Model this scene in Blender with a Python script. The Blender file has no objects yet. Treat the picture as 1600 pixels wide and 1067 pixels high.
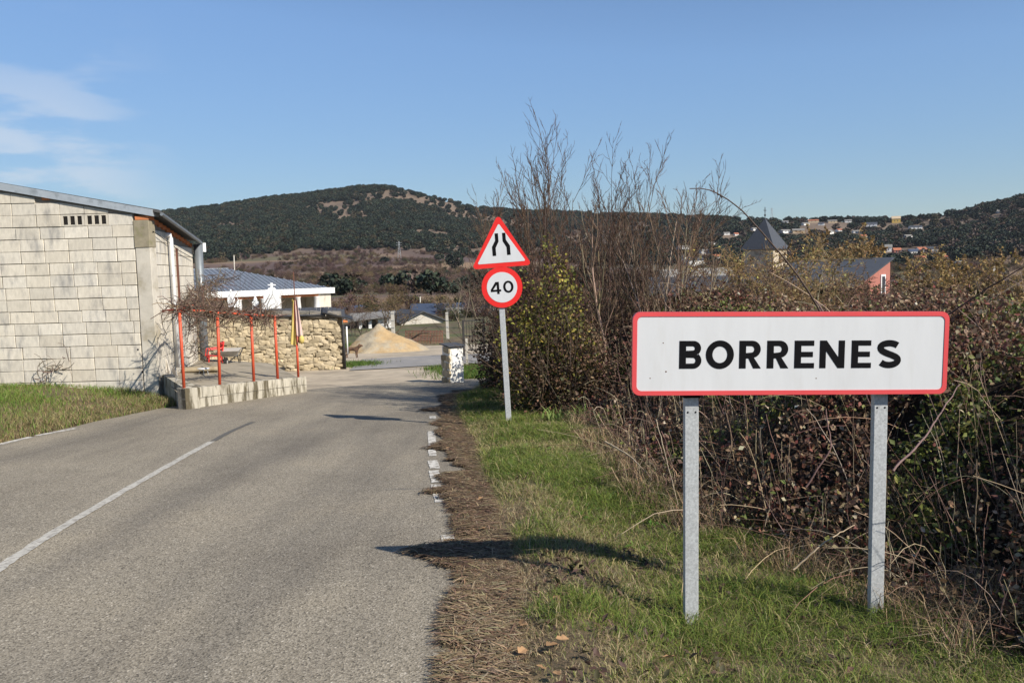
import bpy, bmesh, math, random
import numpy as np
from mathutils import Vector, Matrix

random.seed(7)
RNG = np.random.default_rng(11)
scene = bpy.context.scene
COL = scene.collection
R = math.radians

# ------------------------------------------------------------------ camera
F_PX, CX, CY = 1300.0, 800.0, 533.5          # focal length and centre in photo pixels (1600 x 1067)
PITCH, ROLL = math.atan(113 / 1300.0), R(1.5)
CAM = np.array((0.0, 0.0, 1.67))
_f = np.array((0, math.cos(PITCH), -math.sin(PITCH)))
_u0 = np.array((0, math.sin(PITCH), math.cos(PITCH)))
_r0 = np.array((1.0, 0, 0))
_r = _r0 * math.cos(ROLL) - _u0 * math.sin(ROLL)
_u = _r0 * math.sin(ROLL) + _u0 * math.cos(ROLL)
cam_data = bpy.data.cameras.new('camera')
cam_data.sensor_width = 36.0
cam_data.lens = 36.0 * F_PX / 1600.0
cam_data.clip_start = 0.05
cam_data.clip_end = 12000
cam = bpy.data.objects.new('camera', cam_data)
COL.objects.link(cam)
m = Matrix(((_r[0], _u[0], -_f[0], CAM[0]), (_r[1], _u[1], -_f[1], CAM[1]), (_r[2], _u[2], -_f[2], CAM[2]), (0, 0, 0, 1)))
cam.matrix_world = m
scene.camera = cam

# ------------------------------------------------------------------ sky and sun
SUN_AZ_BEHIND, SUN_EL = 37.5, 38.5            # sun to the right of the road, behind the viewer
sd = np.array((math.cos(R(SUN_AZ_BEHIND)) * math.cos(R(SUN_EL)), -math.sin(R(SUN_AZ_BEHIND)) * math.cos(R(SUN_EL)), math.sin(R(SUN_EL))))
world = bpy.data.worlds.new('World')
scene.world = world
world.use_nodes = True
nt = world.node_tree
nt.nodes.clear()
N = nt.nodes.new
sky = N('ShaderNodeTexSky'); sky.sky_type = 'NISHITA'; sky.sun_disc = False
sky.sun_elevation = R(SUN_EL)
sky.sun_rotation = math.atan2(sd[0], sd[1])
sky.altitude = 600; sky.air_density = 1.0; sky.dust_density = 0.1; sky.ozone_density = 4.6
bg = N('ShaderNodeBackground'); bg.inputs[1].default_value = 0.101
bgc = N('ShaderNodeBackground'); bgc.inputs[0].default_value = (0.80, 0.84, 0.90, 1); bgc.inputs[1].default_value = 0.66
tc = N('ShaderNodeTexCoord')
sep = N('ShaderNodeSeparateXYZ'); nt.links.new(tc.outputs['Generated'], sep.inputs[0])
def wmath(op, a, b=None, c=None):
    n = N('ShaderNodeMath'); n.operation = op
    for i, v in enumerate((a, b, c)):
        if v is None: continue
        if isinstance(v, (int, float)): n.inputs[i].default_value = v
        else: nt.links.new(v, n.inputs[i])
    return n.outputs[0]
def wrange(v, a, b, c, d):
    n = N('ShaderNodeMapRange'); n.interpolation_type = 'SMOOTHSTEP'
    nt.links.new(v, n.inputs[0])
    for i, x in enumerate((a, b, c, d)): n.inputs[i + 1].default_value = x
    return n.outputs[0]
mp = N('ShaderNodeMapping'); mp.inputs['Scale'].default_value = (3.4, 3.4, 13.0); mp.inputs['Location'].default_value = (0.7, 2.99, 0.91)
nt.links.new(tc.outputs['Generated'], mp.inputs[0])
nz = N('ShaderNodeTexNoise'); nz.inputs['Scale'].default_value = 1.5; nz.inputs['Detail'].default_value = 7; nz.inputs['Roughness'].default_value = 0.52
nt.links.new(mp.outputs[0], nz.inputs['Vector'])
cl = wrange(nz.outputs[0], 0.46, 0.58, 0, 1)
west = wrange(sep.outputs[0], -0.34, -0.47, 0, 1)      # a thin cloud bank low in the west
low = wrange(sep.outputs[2], 0.30, 0.12, 0, 1)
fac = wmath('MULTIPLY', wmath('MULTIPLY', cl, west), wmath('MULTIPLY', low, 0.5))
mx = N('ShaderNodeMixShader'); out = N('ShaderNodeOutputWorld')
bw = N('ShaderNodeRGBToBW'); nt.links.new(sky.outputs[0], bw.inputs[0])      # even, hazy winter sky: compress its brightness range
comp = wmath('MINIMUM', wmath('MULTIPLY', wmath('POWER', bw.outputs[0], -0.55), 1.72), 1.0)
vsc = N('ShaderNodeVectorMath'); vsc.operation = 'SCALE'; nt.links.new(sky.outputs[0], vsc.inputs[0]); nt.links.new(comp, vsc.inputs['Scale'])
nt.links.new(vsc.outputs[0], bg.inputs[0])
nt.links.new(fac, mx.inputs[0]); nt.links.new(bg.outputs[0], mx.inputs[1]); nt.links.new(bgc.outputs[0], mx.inputs[2])
nt.links.new(mx.outputs[0], out.inputs[0])

sun_data = bpy.data.lights.new('sun', 'SUN')
sun_data.energy = 5.0; sun_data.angle = R(0.53); sun_data.color = (1.0, 0.93, 0.82)
sun = bpy.data.objects.new('sun', sun_data); COL.objects.link(sun)
sun.rotation_euler = Vector(sd).to_track_quat('Z', 'Y').to_euler()
sun.location = (20, -15, 30)

vs = scene.view_settings
vs.view_transform = 'Standard'; vs.look = 'None'; vs.gamma = 1; vs.use_curve_mapping = False
vs.exposure = 0.5
scene.render.engine = 'CYCLES'
scene.cycles.use_denoising = True
scene.cycles.volume_bounces = 0
scene.cycles.max_bounces = 5
scene.cycles.diffuse_bounces = 3
scene.cycles.transparent_max_bounces = 6

# ------------------------------------------------------------------ helpers: photo rays, meshes, materials
def at(px, py, Y):
    d = _f * F_PX + _r * (px - CX) - _u * (py - CY)
    return CAM + d * (Y / d[1])
SLOPE = -0.0538
def gp(px, py, dz=0.0):
    """where the ray through a pixel meets the sloping road plane"""
    d = _f * F_PX + _r * (px - CX) - _u * (py - CY)
    t = (dz - CAM[2]) / (d[2] - SLOPE * d[1])
    return CAM + d * t
def ss(a, b, x):
    t = np.clip((x - a) / (b - a), 0, 1)
    return t * t * (3 - 2 * t)

def tag(o, label=None, cat=None, group=None, kind=None):
    if label: o['label'] = label
    if cat: o['category'] = cat
    if group: o['group'] = group
    if kind: o['kind'] = kind
    return o
def empty(name, loc=(0, 0, 0), rz=0.0, label=None, cat=None, group=None):
    o = bpy.data.objects.new(name, None)
    o.empty_display_size = 0.2
    COL.objects.link(o); o.location = loc; o.rotation_euler = (0, 0, rz)
    return tag(o, label, cat, group)
def link(name, me, mat=None, parent=None, loc=None):
    o = bpy.data.objects.new(name, me); COL.objects.link(o)
    if mat is not None and len(me.materials) == 0: me.materials.append(mat)
    if parent is not None: o.parent = parent
    if loc is not None: o.location = loc
    return o
def raw_mesh(name, V, Fs, mat=None, col=None, smooth=False):
    """V (n,3); Fs: one (m,k) index array or a list of them; col (n,3) vertex colours"""
    V = np.asarray(V, dtype=np.float32).reshape(-1, 3)
    if isinstance(Fs, np.ndarray): Fs = [Fs]
    Fs = [np.asarray(f, dtype=np.int32) for f in Fs if len(f)]
    me = bpy.data.meshes.new(name)
    me.vertices.add(len(V)); me.vertices.foreach_set('co', V.ravel())
    li = np.concatenate([f.ravel() for f in Fs]); tot = np.concatenate([np.full(len(f), f.shape[1], np.int32) for f in Fs])
    st = np.concatenate(([0], np.cumsum(tot)[:-1])).astype(np.int32)
    me.loops.add(len(li)); me.loops.foreach_set('vertex_index', li)
    me.polygons.add(len(tot)); me.polygons.foreach_set('loop_start', st); me.polygons.foreach_set('loop_total', tot)
    if smooth: me.polygons.foreach_set('use_smooth', np.ones(len(tot), bool))
    if col is not None:
        a = me.color_attributes.new('Col', 'FLOAT_COLOR', 'POINT')
        c = np.ones((len(V), 4), np.float32); c[:, :3] = col
        a.data.foreach_set('color', c.ravel())
    me.update(calc_edges=True)
    if mat is not None: me.materials.append(mat)
    return me
class MB:
    """collects simple shapes into one mesh"""
    def __init__(s): s.v = []; s.f = []
    def add(s, V, Fc):
        b = len(s.v); s.v += [tuple(map(float, p)) for p in V]; s.f += [tuple(b + i for i in f) for f in Fc]; return s
    def box(s, a, b, rz=0.0, bev=0.0):
        x0, y0, z0 = a; x1, y1, z1 = b
        if bev <= 0:
            V = [(x0, y0, z0), (x1, y0, z0), (x1, y1, z0), (x0, y1, z0), (x0, y0, z1), (x1, y0, z1), (x1, y1, z1), (x0, y1, z1)]
            Fc = [(0, 3, 2, 1), (4, 5, 6, 7), (0, 1, 5, 4), (1, 2, 6, 5), (2, 3, 7, 6), (3, 0, 4, 7)]
        else:
            bm = bmesh.new(); bmesh.ops.create_cube(bm, size=1)
            for v in bm.verts: v.co = Vector(((x0 + x1) / 2 + v.co.x * (x1 - x0), (y0 + y1) / 2 + v.co.y * (y1 - y0), (z0 + z1) / 2 + v.co.z * (z1 - z0)))
            bmesh.ops.bevel(bm, geom=bm.edges[:], offset=bev, segments=1, affect='EDGES')
            bm.verts.index_update()
            V = [tuple(v.co) for v in bm.verts]; Fc = [tuple(v.index for v in f.verts) for f in bm.faces]; bm.free()
        if rz:
            c, sn = math.cos(rz), math.sin(rz); V = [(c * x - sn * y, sn * x + c * y, z) for x, y, z in V]
        return s.add(V, Fc)
    def hexa(s, P):
        """eight corners: bottom ring then top ring"""
        return s.add(P, [(0, 3, 2, 1), (4, 5, 6, 7), (0, 1, 5, 4), (1, 2, 6, 5), (2, 3, 7, 6), (3, 0, 4, 7)])
    def prism(s, poly, d, base=(0, 0, 0)):
        """extrude 3-d polygon along vector d"""
        n = len(poly); P = [np.array(p, float) for p in poly]; d = np.array(d, float)
        V = P + [p + d for p in P]
        Fc = [tuple(range(n))[::-1], tuple(range(n, 2 * n))] + [(i, (i + 1) % n, n + (i + 1) % n, n + i) for i in range(n)]
        return s.add(V, Fc)
    def tube(s, pts, rad, sides=8, cap=True):
        pts = [np.array(p, float) for p in pts]
        if not hasattr(rad, '__len__'): rad = [rad] * len(pts)
        rings = []; b = len(s.v)
        for i, p in enumerate(pts):
            t = pts[min(i + 1, len(pts) - 1)] - pts[max(i - 1, 0)]; t = t / (np.linalg.norm(t) + 1e-9)
            ref = np.array((0, 0, 1.0)) if abs(t[2]) < 0.9 else np.array((1.0, 0, 0))
            u = np.cross(ref, t); u /= np.linalg.norm(u); w = np.cross(t, u)
            for k in range(sides):
                a = 2 * math.pi * k / sides
                s.v.append(tuple(p + rad[i] * (math.cos(a) * u + math.sin(a) * w)))
        for i in range(len(pts) - 1):
            for k in range(sides):
                s.f.append((b + i * sides + k, b + i * sides + (k + 1) % sides, b + (i + 1) * sides + (k + 1) % sides, b + (i + 1) * sides + k))
        if cap:
            s.f.append(tuple(b + k for k in range(sides))[::-1]); e = b + (len(pts) - 1) * sides
            s.f.append(tuple(e + k for k in range(sides)))
        return s
    def lathe(s, prof, sides=16, c=(0, 0, 0)):
        b = len(s.v)
        for r, z in prof:
            for k in range(sides):
                a = 2 * math.pi * k / sides; s.v.append((c[0] + r * math.cos(a), c[1] + r * math.sin(a), c[2] + z))
        for i in range(len(prof) - 1):
            for k in range(sides):
                s.f.append((b + i * sides + k, b + i * sides + (k + 1) % sides, b + (i + 1) * sides + (k + 1) % sides, b + (i + 1) * sides + k))
        s.f.append(tuple(b + k for k in range(sides))[::-1]); e = b + (len(prof) - 1) * sides
        s.f.append(tuple(e + k for k in range(sides)))
        return s
    def mesh(s, name, mat=None, smooth=False):
        me = bpy.data.meshes.new(name); me.from_pydata(s.v, [], s.f); me.update()
        if smooth: me.polygons.foreach_set('use_smooth', np.ones(len(me.polygons), bool))
        if mat is not None: me.materials.append(mat)
        return me
    def build(s, name, mat, parent=None, smooth=False, loc=None):
        return link(name, s.mesh(name, mat, smooth), None, parent, loc)

MATS = {}
def pm(name, base, rough=0.85, var=None, bump=None, metal=0.0, orand=0.0, attr=False, base2=None, mix=None, spec=0.3, trans=0.0, coord='Object', stretch=None, hue=0.0):
    """procedural Principled material. var=(scale, amount), mix=(scale, lo, hi) blends base2 in, bump=(scale, strength, distance)"""
    mt = bpy.data.materials.new(name); mt.use_nodes = True
    t = mt.node_tree; b = t.nodes['Principled BSDF']; L = t.links.new; NN = t.nodes.new
    b.inputs['Roughness'].default_value = rough; b.inputs['Metallic'].default_value = metal
    b.inputs['Specular IOR Level'].default_value = spec
    tcn = NN('ShaderNodeTexCoord')
    src = NN('ShaderNodeNewGeometry').outputs['Position'] if coord == 'World' else tcn.outputs[coord]
    if stretch:
        mpn = NN('ShaderNodeMapping'); mpn.inputs['Scale'].default_value = stretch; L(src, mpn.inputs[0]); src = mpn.outputs[0]
    def noise(scale, detail=5, rgh=0.6):
        n = NN('ShaderNodeTexNoise'); n.inputs['Scale'].default_value = scale; n.inputs['Detail'].default_value = detail; n.inputs['Roughness'].default_value = rgh
        L(src, n.inputs['Vector']); return n.outputs[0]
    def mixc(fac, a, c, mode='MIX'):
        n = NN('ShaderNodeMix'); n.data_type = 'RGBA'; n.blend_type = mode
        for sock, v in ((n.inputs['Factor'], fac), (n.inputs['A'], a), (n.inputs['B'], c)):
            if isinstance(v, (int, float)): sock.default_value = v
            elif isinstance(v, (tuple, list)): sock.default_value = (*v[:3], 1)
            else: L(v, sock)
        return n.outputs['Result']
    def mr(v, a, c, d, e, smooth=True):
        n = NN('ShaderNodeMapRange')
        if smooth: n.interpolation_type = 'SMOOTHSTEP'
        L(v, n.inputs[0])
        for i, x in enumerate((a, c, d, e)): n.inputs[i + 1].default_value = x
        return n.outputs[0]
    if attr:
        an = NN('ShaderNodeAttribute'); an.attribute_name = 'Col'; c = an.outputs['Color']
    else: c = base
    if base2 is not None:
        ms = mix or (3.0, 0.45, 0.6)
        c = mixc(mr(noise(ms[0], 6, 0.65), ms[1], ms[2], 0, 1), c, base2)
    if var:
        v = noise(var[0], 6, 0.7)
        g = mr(v, 0.28, 0.72, 1 - var[1], 1 + var[1], False)
        cmb = NN('ShaderNodeCombineColor'); [L(g, cmb.inputs[i]) for i in range(3)]
        c = mixc(1.0, c, cmb.outputs[0], 'MULTIPLY')
    if orand:
        oi = NN('ShaderNodeObjectInfo')
        g = mr(oi.outputs['Random'], 0, 1, 1 - orand, 1 + orand, False)
        cmb = NN('ShaderNodeCombineColor'); [L(g, cmb.inputs[i]) for i in range(3)]
        c = mixc(1.0, c, cmb.outputs[0], 'MULTIPLY')
        if hue:
            wn = NN('ShaderNodeTexWhiteNoise'); wn.noise_dimensions = '1D'; L(oi.outputs['Random'], wn.inputs['W'])
            c = mixc(mr(wn.outputs[0], 0, 1, 0, hue, False), c, (0.55, 0.42, 0.22))
    if isinstance(c, (tuple, list)): b.inputs['Base Color'].default_value = (*c[:3], 1)
    else: L(c, b.inputs['Base Color'])
    if bump:
        bn = NN('ShaderNodeBump'); bn.inputs['Strength'].default_value = bump[1]; bn.inputs['Distance'].default_value = bump[2] if len(bump) > 2 else 0.01
        L(noise(bump[0], 6, 0.7), bn.inputs['Height']); L(bn.outputs[0], b.inputs['Normal'])
    if trans > 0:
        tr = NN('ShaderNodeBsdfTranslucent'); mxs = NN('ShaderNodeMixShader'); mxs.inputs[0].default_value = trans
        if isinstance(c, (tuple, list)): tr.inputs[0].default_value = (*c[:3], 1)
        else: L(c, tr.inputs[0])
        L(b.outputs[0], mxs.inputs[1]); L(tr.outputs[0], mxs.inputs[2]); L(mxs.outputs[0], t.nodes['Material Output'].inputs[0])
    MATS[name] = mt
    return mt

# vegetation builders ------------------------------------------------
def tubes_np(P, Rd, sides=4):
    """P (m,n,3) polylines, Rd (m,n) radii -> V, quads"""
    P = np.asarray(P, float); m_, n_, _ = P.shape
    T = np.empty_like(P); T[:, 1:-1] = P[:, 2:] - P[:, :-2]; T[:, 0] = P[:, 1] - P[:, 0]; T[:, -1] = P[:, -1] - P[:, -2]
    T /= np.linalg.norm(T, axis=2, keepdims=True) + 1e-9
    ref = np.where(np.abs(T[..., 2:3]) < 0.9, np.array((0, 0, 1.0)), np.array((1.0, 0, 0)))
    U = np.cross(ref, T); U /= np.linalg.norm(U, axis=2, keepdims=True) + 1e-9
    Wv = np.cross(T, U)
    a = np.arange(sides) * 2 * np.pi / sides
    V = P[:, :, None] + Rd[:, :, None, None] * (np.cos(a)[None, None, :, None] * U[:, :, None] + np.sin(a)[None, None, :, None] * Wv[:, :, None])
    idx = np.arange(m_ * n_ * sides).reshape(m_, n_, sides)
    q = np.stack((idx[:, :-1], np.roll(idx, -1, 2)[:, :-1], np.roll(idx, -1, 2)[:, 1:], idx[:, 1:]), -1).reshape(-1, 4)
    return V.reshape(-1, 3), q
def leaves_np(pts, size, col, rng, up=0.3, aspect=0.6):
    """folded four-corner leaves -> V, tris, vertex colours"""
    n = len(pts); size = np.broadcast_to(np.asarray(size, float), (n,))[:, None]
    d = rng.normal(size=(n, 3)); d /= np.linalg.norm(d, axis=1, keepdims=True)
    nn = rng.normal(size=(n, 3)); nn[:, 2] += up * 3; nn -= (nn * d).sum(1, keepdims=True) * d; nn /= np.linalg.norm(nn, axis=1, keepdims=True) + 1e-9
    sdv = np.cross(d, nn)
    a = pts - d * size * .5; b = pts + d * size * .5
    l = pts + sdv * size * aspect * .5 + nn * size * .12 - d * size * .08; r_ = pts - sdv * size * aspect * .5 + nn * size * .12 - d * size * .08
    V = np.stack((a, l, b, r_), 1).reshape(-1, 3)
    i = np.arange(n)[:, None] * 4
    Fc = np.concatenate((i + np.array((0, 2, 1)), i + np.array((0, 3, 2))), 0)
    return V, Fc, np.repeat(col, 4, 0)
def blades_np(base, h, w, lean, col, rng):
    """grass blades, three triangles each"""
    n = len(base); a = rng.uniform(0, 2 * np.pi, n); s = np.stack((np.cos(a), np.sin(a), 0 * a), 1) * (w * .5)[:, None]
    b = rng.uniform(0, 2 * np.pi, n); ln = np.stack((np.cos(b), np.sin(b), 0 * b), 1) * (lean * h)[:, None]
    up = np.zeros((n, 3)); up[:, 2] = h
    mid = base + up * .55 + ln * .3; tip = base + up * (1 - .3 * np.clip(lean, 0, 1.6))[:, None] + ln
    V = np.stack((base - s, base + s, mid + s * .7, mid - s * .7, tip), 1).reshape(-1, 3)
    i = np.arange(n)[:, None] * 5
    return V, [np.concatenate((i + np.array((0, 1, 2, 3)),), 0), i + np.array((3, 2, 4))], np.repeat(col, 5, 0)
def grow(starts, rng, levels, wander=0.25, upw=0.15, n=6, rmin=0.0016):
    """starts: (pos, dir, length, radius). levels: (children, len ratio, angle deg, tmin) per level -> list of (P, R) by level"""
    out = []; cur = starts
    for lv in range(len(levels) + 1):
        P = np.empty((len(cur), n, 3)); Rd = np.empty((len(cur), n)); dirs = []
        for k, (p, d, L_, r0) in enumerate(cur):
            p = np.array(p, float); d = np.array(d, float); pts = [p]; dl = [d]
            for i in range(n - 1):
                d = d + rng.normal(size=3) * wander * 0.5; d[2] += upw * 0.4; d /= np.linalg.norm(d)
                p = p + d * L_ / (n - 1); pts.append(p); dl.append(d)
            P[k] = pts; Rd[k] = r0 * np.linspace(1, 0.18 if lv == 0 else 0.5, n); dirs.append(dl)
        out.append((P, Rd))
        if lv == len(levels): break
        ch, lr, ang, tmin = levels[lv]; nxt = []
        for k, (p, d, L_, r0) in enumerate(cur):
            nc = max(1, int(round(ch * rng.uniform(.7, 1.3))))
            for j in range(nc):
                t = tmin + (1 - tmin) * (j + rng.uniform(.2, 1)) / nc; t = min(t, .98) * (n - 1); i = int(t); fr = t - i
                q = P[k, i] * (1 - fr) + P[k, min(i + 1, n - 1)] * fr
                dd = np.array(dirs[k][i]); perp = rng.normal(size=3); perp -= perp.dot(dd) * dd; perp /= np.linalg.norm(perp)
                a = R(ang) * rng.uniform(.6, 1.3)
                nd = dd * math.cos(a) + perp * math.sin(a)
                nxt.append((q, nd, L_ * lr * rng.uniform(.6, 1.25) * (1.15 - .5 * t / (n - 1)), max(r0 * (1 - .6 * t / (n - 1)) * .55, rmin)))
        cur = nxt
    return out
def join_np(parts):
    V = []; Fq = []; Ft = []; C = []; b = 0
    for p in parts:
        v, f = p[0], p[1]
        for ff in (f if isinstance(f, list) else [f]):
            (Fq if ff.shape[1] == 4 else Ft).append(ff + b)
        V.append(v); b += len(v)
        C.append(p[2] if len(p) > 2 else np.zeros((len(v), 3)))
    Fs = []
    if Fq: Fs.append(np.concatenate(Fq))
    if Ft: Fs.append(np.concatenate(Ft))
    return np.concatenate(V), Fs, np.concatenate(C)
def pal(cols, n, rng, jitter=0.15, w=None):
    c = np.array(cols)[rng.choice(len(cols), n, p=w)]
    return np.clip(c * rng.uniform(1 - jitter, 1 + jitter, (n, 1)) * rng.uniform(1 - jitter * .4, 1 + jitter * .4, (n, 3)), 0.003, 0.9)
def vnoise(x, y, s, seed=0):
    """cheap smooth value noise"""
    x = np.asarray(x, float) / s; y = np.asarray(y, float) / s
    xi = np.floor(x).astype(np.int64); yi = np.floor(y).astype(np.int64); fx = x - xi; fy = y - yi
    fx = fx * fx * (3 - 2 * fx); fy = fy * fy * (3 - 2 * fy)
    def hsh(a, b):
        h = (a * 374761393 + b * 668265263 + seed * 1442695041) & 0x7fffffff
        h = ((h ^ (h >> 13)) * 1274126177) & 0x7fffffff
        return ((h ^ (h >> 16)) & 0xffff) / 65535.0
    return (hsh(xi, yi) * (1 - fx) + hsh(xi + 1, yi) * fx) * (1 - fy) + (hsh(xi, yi + 1) * (1 - fx) + hsh(xi + 1, yi + 1) * fx) * fy
def scatter(name, pts, scale, protos, mat_label, rng, flat=None):
    """one object whose points carry instances of the given (unlinked) prototype meshes"""
    n = len(pts); me = bpy.data.meshes.new(name); me.vertices.add(n); me.vertices.foreach_set('co', np.asarray(pts, np.float32).ravel())
    a = me.attributes.new('sc', 'FLOAT_VECTOR', 'POINT')
    sc3 = np.stack((scale, scale, scale if flat is None else scale * flat), 1).astype(np.float32); a.data.foreach_set('vector', sc3.ravel())
    a = me.attributes.new('rot', 'FLOAT_VECTOR', 'POINT'); rv = np.zeros((n, 3), np.float32); rv[:, 2] = rng.uniform(0, 6.28, n); a.data.foreach_set('vector', rv.ravel())
    a = me.attributes.new('pick', 'INT', 'POINT'); a.data.foreach_set('value', rng.integers(0, len(protos), n).astype(np.int32))
    o = bpy.data.objects.new(name, me); COL.objects.link(o)
    pc = bpy.data.collections.new(name + '_sources')
    for i, pmh in enumerate(protos):
        po = bpy.data.objects.new('%s_source_%02d' % (name, i), pmh); pc.objects.link(po)
    g = bpy.data.node_groups.new(name + '_nodes', 'GeometryNodeTree')
    g.interface.new_socket('Geometry', in_out='INPUT', socket_type='NodeSocketGeometry'); g.interface.new_socket('Geometry', in_out='OUTPUT', socket_type='NodeSocketGeometry')
    gi = g.nodes.new('NodeGroupInput'); go = g.nodes.new('NodeGroupOutput'); ip = g.nodes.new('GeometryNodeInstanceOnPoints'); ci = g.nodes.new('GeometryNodeCollectionInfo')
    ci.inputs['Collection'].default_value = pc; ci.inputs['Separate Children'].default_value = True; ci.inputs['Reset Children'].default_value = True
    def na(nm, ty):
        x = g.nodes.new('GeometryNodeInputNamedAttribute'); x.data_type = ty; x.inputs['Name'].default_value = nm; return x.outputs['Attribute']
    g.links.new(gi.outputs[0], ip.inputs['Points']); g.links.new(ci.outputs[0], ip.inputs['Instance']); ip.inputs['Pick Instance'].default_value = True
    g.links.new(na('pick', 'INT'), ip.inputs['Instance Index']); g.links.new(na('rot', 'FLOAT_VECTOR'), ip.inputs['Rotation']); g.links.new(na('sc', 'FLOAT_VECTOR'), ip.inputs['Scale'])
    g.links.new(ip.outputs[0], go.inputs[0])
    md = o.modifiers.new('scatter', 'NODES'); md.node_group = g
    o['kind'] = 'stuff'
    if mat_label: o['label'] = mat_label
    return o

# ------------------------------------------------------------------ terrain
LE = np.array([(-5.2, -15), (-6.2, -3), (-6.75, 3), (-7.1, 8), (-7.3, 11.8), (-7.22, 13.65), (-6.85, 16.0), (-6.0, 18.0), (-4.8, 19.6), (-3.2, 20.6), (-1.4, 21.3), (1.5, 22.3), (6.5, 24.0)])
RE = np.array([(1.0, -15), (0.35, -3), (-.27, 2), (-.33, 3.8), (-0.35, 5), (-0.42, 7), (-0.72, 10.5), (-0.92, 12), (-1.22, 14.5), (-1.3, 16.5), (-1.0, 17.6), (-0.2, 18.4), (2, 19.4), (6.8, 20.8)])
def xl(y): return np.interp(y, LE[:9, 1], LE[:9, 0])
def xr(y): return np.interp(y, RE[:11, 1], RE[:11, 0])
_sky_px = [(-300, 352), (0, 345), (150, 340), (250, 331), (330, 321), (420, 307), (490, 299), (560, 290), (600, 288), (640, 294), (700, 311), (740, 321), (800, 327), (900, 331), (1000, 333), (1100, 337), (1200, 341), (1300, 339), (1400, 341), (1450, 335), (1500, 327), (1560, 314), (1600, 302), (1700, 290), (1900, 285)]
_saz, _sel = [], []
for px, py in _sky_px:
    p = at(px, py, 1.0) - CAM
    _saz.append(math.atan2(p[0], p[1])); _sel.append(p[2] / math.hypot(p[0], p[1]))
_saz = np.array(_saz); _sel = np.array(_sel)
def ridge_d(az): return 1150 - 250 * ss(0.02, 0.3, az)
def hill_s(x, y):
    az = np.arctan2(x, y); r = np.hypot(x, y); D = ridge_d(az); r0 = 280 - 20 * ss(0, .3, az)
    return (r - r0) / (D - r0), az, D
def H(x, y):
    x = np.asarray(x, float); y = np.asarray(y, float)
    yc = np.maximum(y, -30.0)
    ye = 46 - 4 * np.log1p(np.exp(np.clip((46 - yc) / 4, -30, 30)))
    z = SLOPE * ye
    dl = xl(y) - x
    z = z + (0.10 * ss(0, .4, dl) + 0.34 * ss(.3, 3.6, dl)) * (1 - ss(17.2, 18.4, y))
    dr = x - xr(y)
    z = z + (0.06 * ss(0.1, .8, dr) + 0.05 * (vnoise(x, y, .6, 3) - .4) * ss(.3, 1.0, dr)) * (1 - ss(17.6, 19, y)) * (1 - ss(30, 60, x)) - .19 * ss(.5, 1.4, dr) * ss(8.5, 5.5, y)
    z = z - 5.5 * ss(8, 45, x - .03 * np.abs(y)) * ss(0, 40, np.hypot(x, y))
    s, az, D = hill_s(x, y)
    front = ss(-1.5, -1.1, az) * (1 - ss(1.1, 1.5, az))
    top = np.interp(az, _saz, _sel) * D + 1.67 - z - 4.5
    prof = np.where(s < 1, np.clip(s, 0, 1) ** 2.0, np.clip(1 - .5 * (s - 1) ** 1.3, 0, 1))
    und = (vnoise(x, y, 90, 5) - .5) * 7 + (vnoise(x, y, 34, 6) - .5) * 3
    z = z + front * (top * prof + und * np.clip(s, 0, .8) * 1.6 * np.clip(1.15 - s, .12, 1))
    rr = np.hypot(x, y)
    z = z + (vnoise(x, y, 25, 9) - .5) * 1.0 * ss(60, 140, rr)
    return z
def in_road(x, y, grow_=0.0):
    inside = (y < 19.6) & (x > xl(y) - grow_) & (x < np.where(y < 17.6, xr(y), 20) + grow_)
    ul = np.interp(x, LE[8:, 0], LE[8:, 1]); lr = np.interp(x, RE[10:, 0], RE[10:, 1])
    i2 = (x > -4.8) & (x < 6.4) & (y < ul + grow_) & (y > np.where(x < -1.0, 18, lr) - grow_)
    return inside | i2
def hit(px, py, r0=40.0, r1=1400.0, n=1400):
    """first terrain point seen through a pixel beyond r0"""
    d = at(px, py, 1.0) - CAM
    Y = np.geomspace(r0, r1, n); P = CAM + d[None] * Y[:, None]
    k = np.nonzero(P[:, 2] < H(P[:, 0], P[:, 1]))[0]
    i = k[0] if len(k) else n - 1
    return P[i]

az = np.concatenate((np.linspace(-math.pi, -0.85, 40)[:-1], np.linspace(-0.85, 0.85, 420), np.linspace(0.85, math.pi, 40)[1:]))
rad = np.concatenate(([0.02], np.geomspace(0.8, 1150, 300), np.geomspace(1200, 2600, 10)))
RR, AA = np.meshgrid(rad, az, indexing='ij')
TX, TY = RR * np.sin(AA), RR * np.cos(AA)
TZ = H(TX, TY) - 0.05 * in_road(TX, TY, -0.05)
def ground_colour(x, y):
    n1 = vnoise(x, y, 1.3, 1); n2 = vnoise(x, y, .35, 2); rr = np.hypot(x, y)
    soil = np.array((.105, .078, .048)); green = np.array((.075, .088, .030)); straw = np.array((.22, .165, .085))
    c = soil + (green - soil) * ss(.35, .7, n1)[..., None]
    c = c + (straw - c) * (ss(.55, .85, n2) * .5)[..., None]
    # open scrub fields on the far slope, in bands and patches
    s, a, D = hill_s(x, y)
    nb = vnoise(x * .35, y, 38, 21); np2 = vnoise(x, y, 70, 22); n3 = vnoise(x, y, 14, 23)
    scrub = np.array((.105, .070, .055)); tan = np.array((.185, .125, .075)); fgreen = np.array((.085, .085, .042)); violet = np.array((.078, .052, .050))
    f = scrub + (tan - scrub) * ss(.52, .78, nb)[..., None]
    f = f + (violet - f) * (ss(.5, .75, np2) * .7)[..., None]
    f = f + (fgreen - f) * (ss(.62, .8, vnoise(x, y, 55, 25)) * .8)[..., None]
    f = f * (.8 + .4 * n3)[..., None]
    hillf = np.array((.140, .102, .072)) * (.7 + .6 * vnoise(x, y, 9, 26))[..., None]
    f = f + (hillf - f) * ss(.4, .5, s)[..., None]
    return c + (f - c) * ss(45, 90, rr)[..., None]
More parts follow.
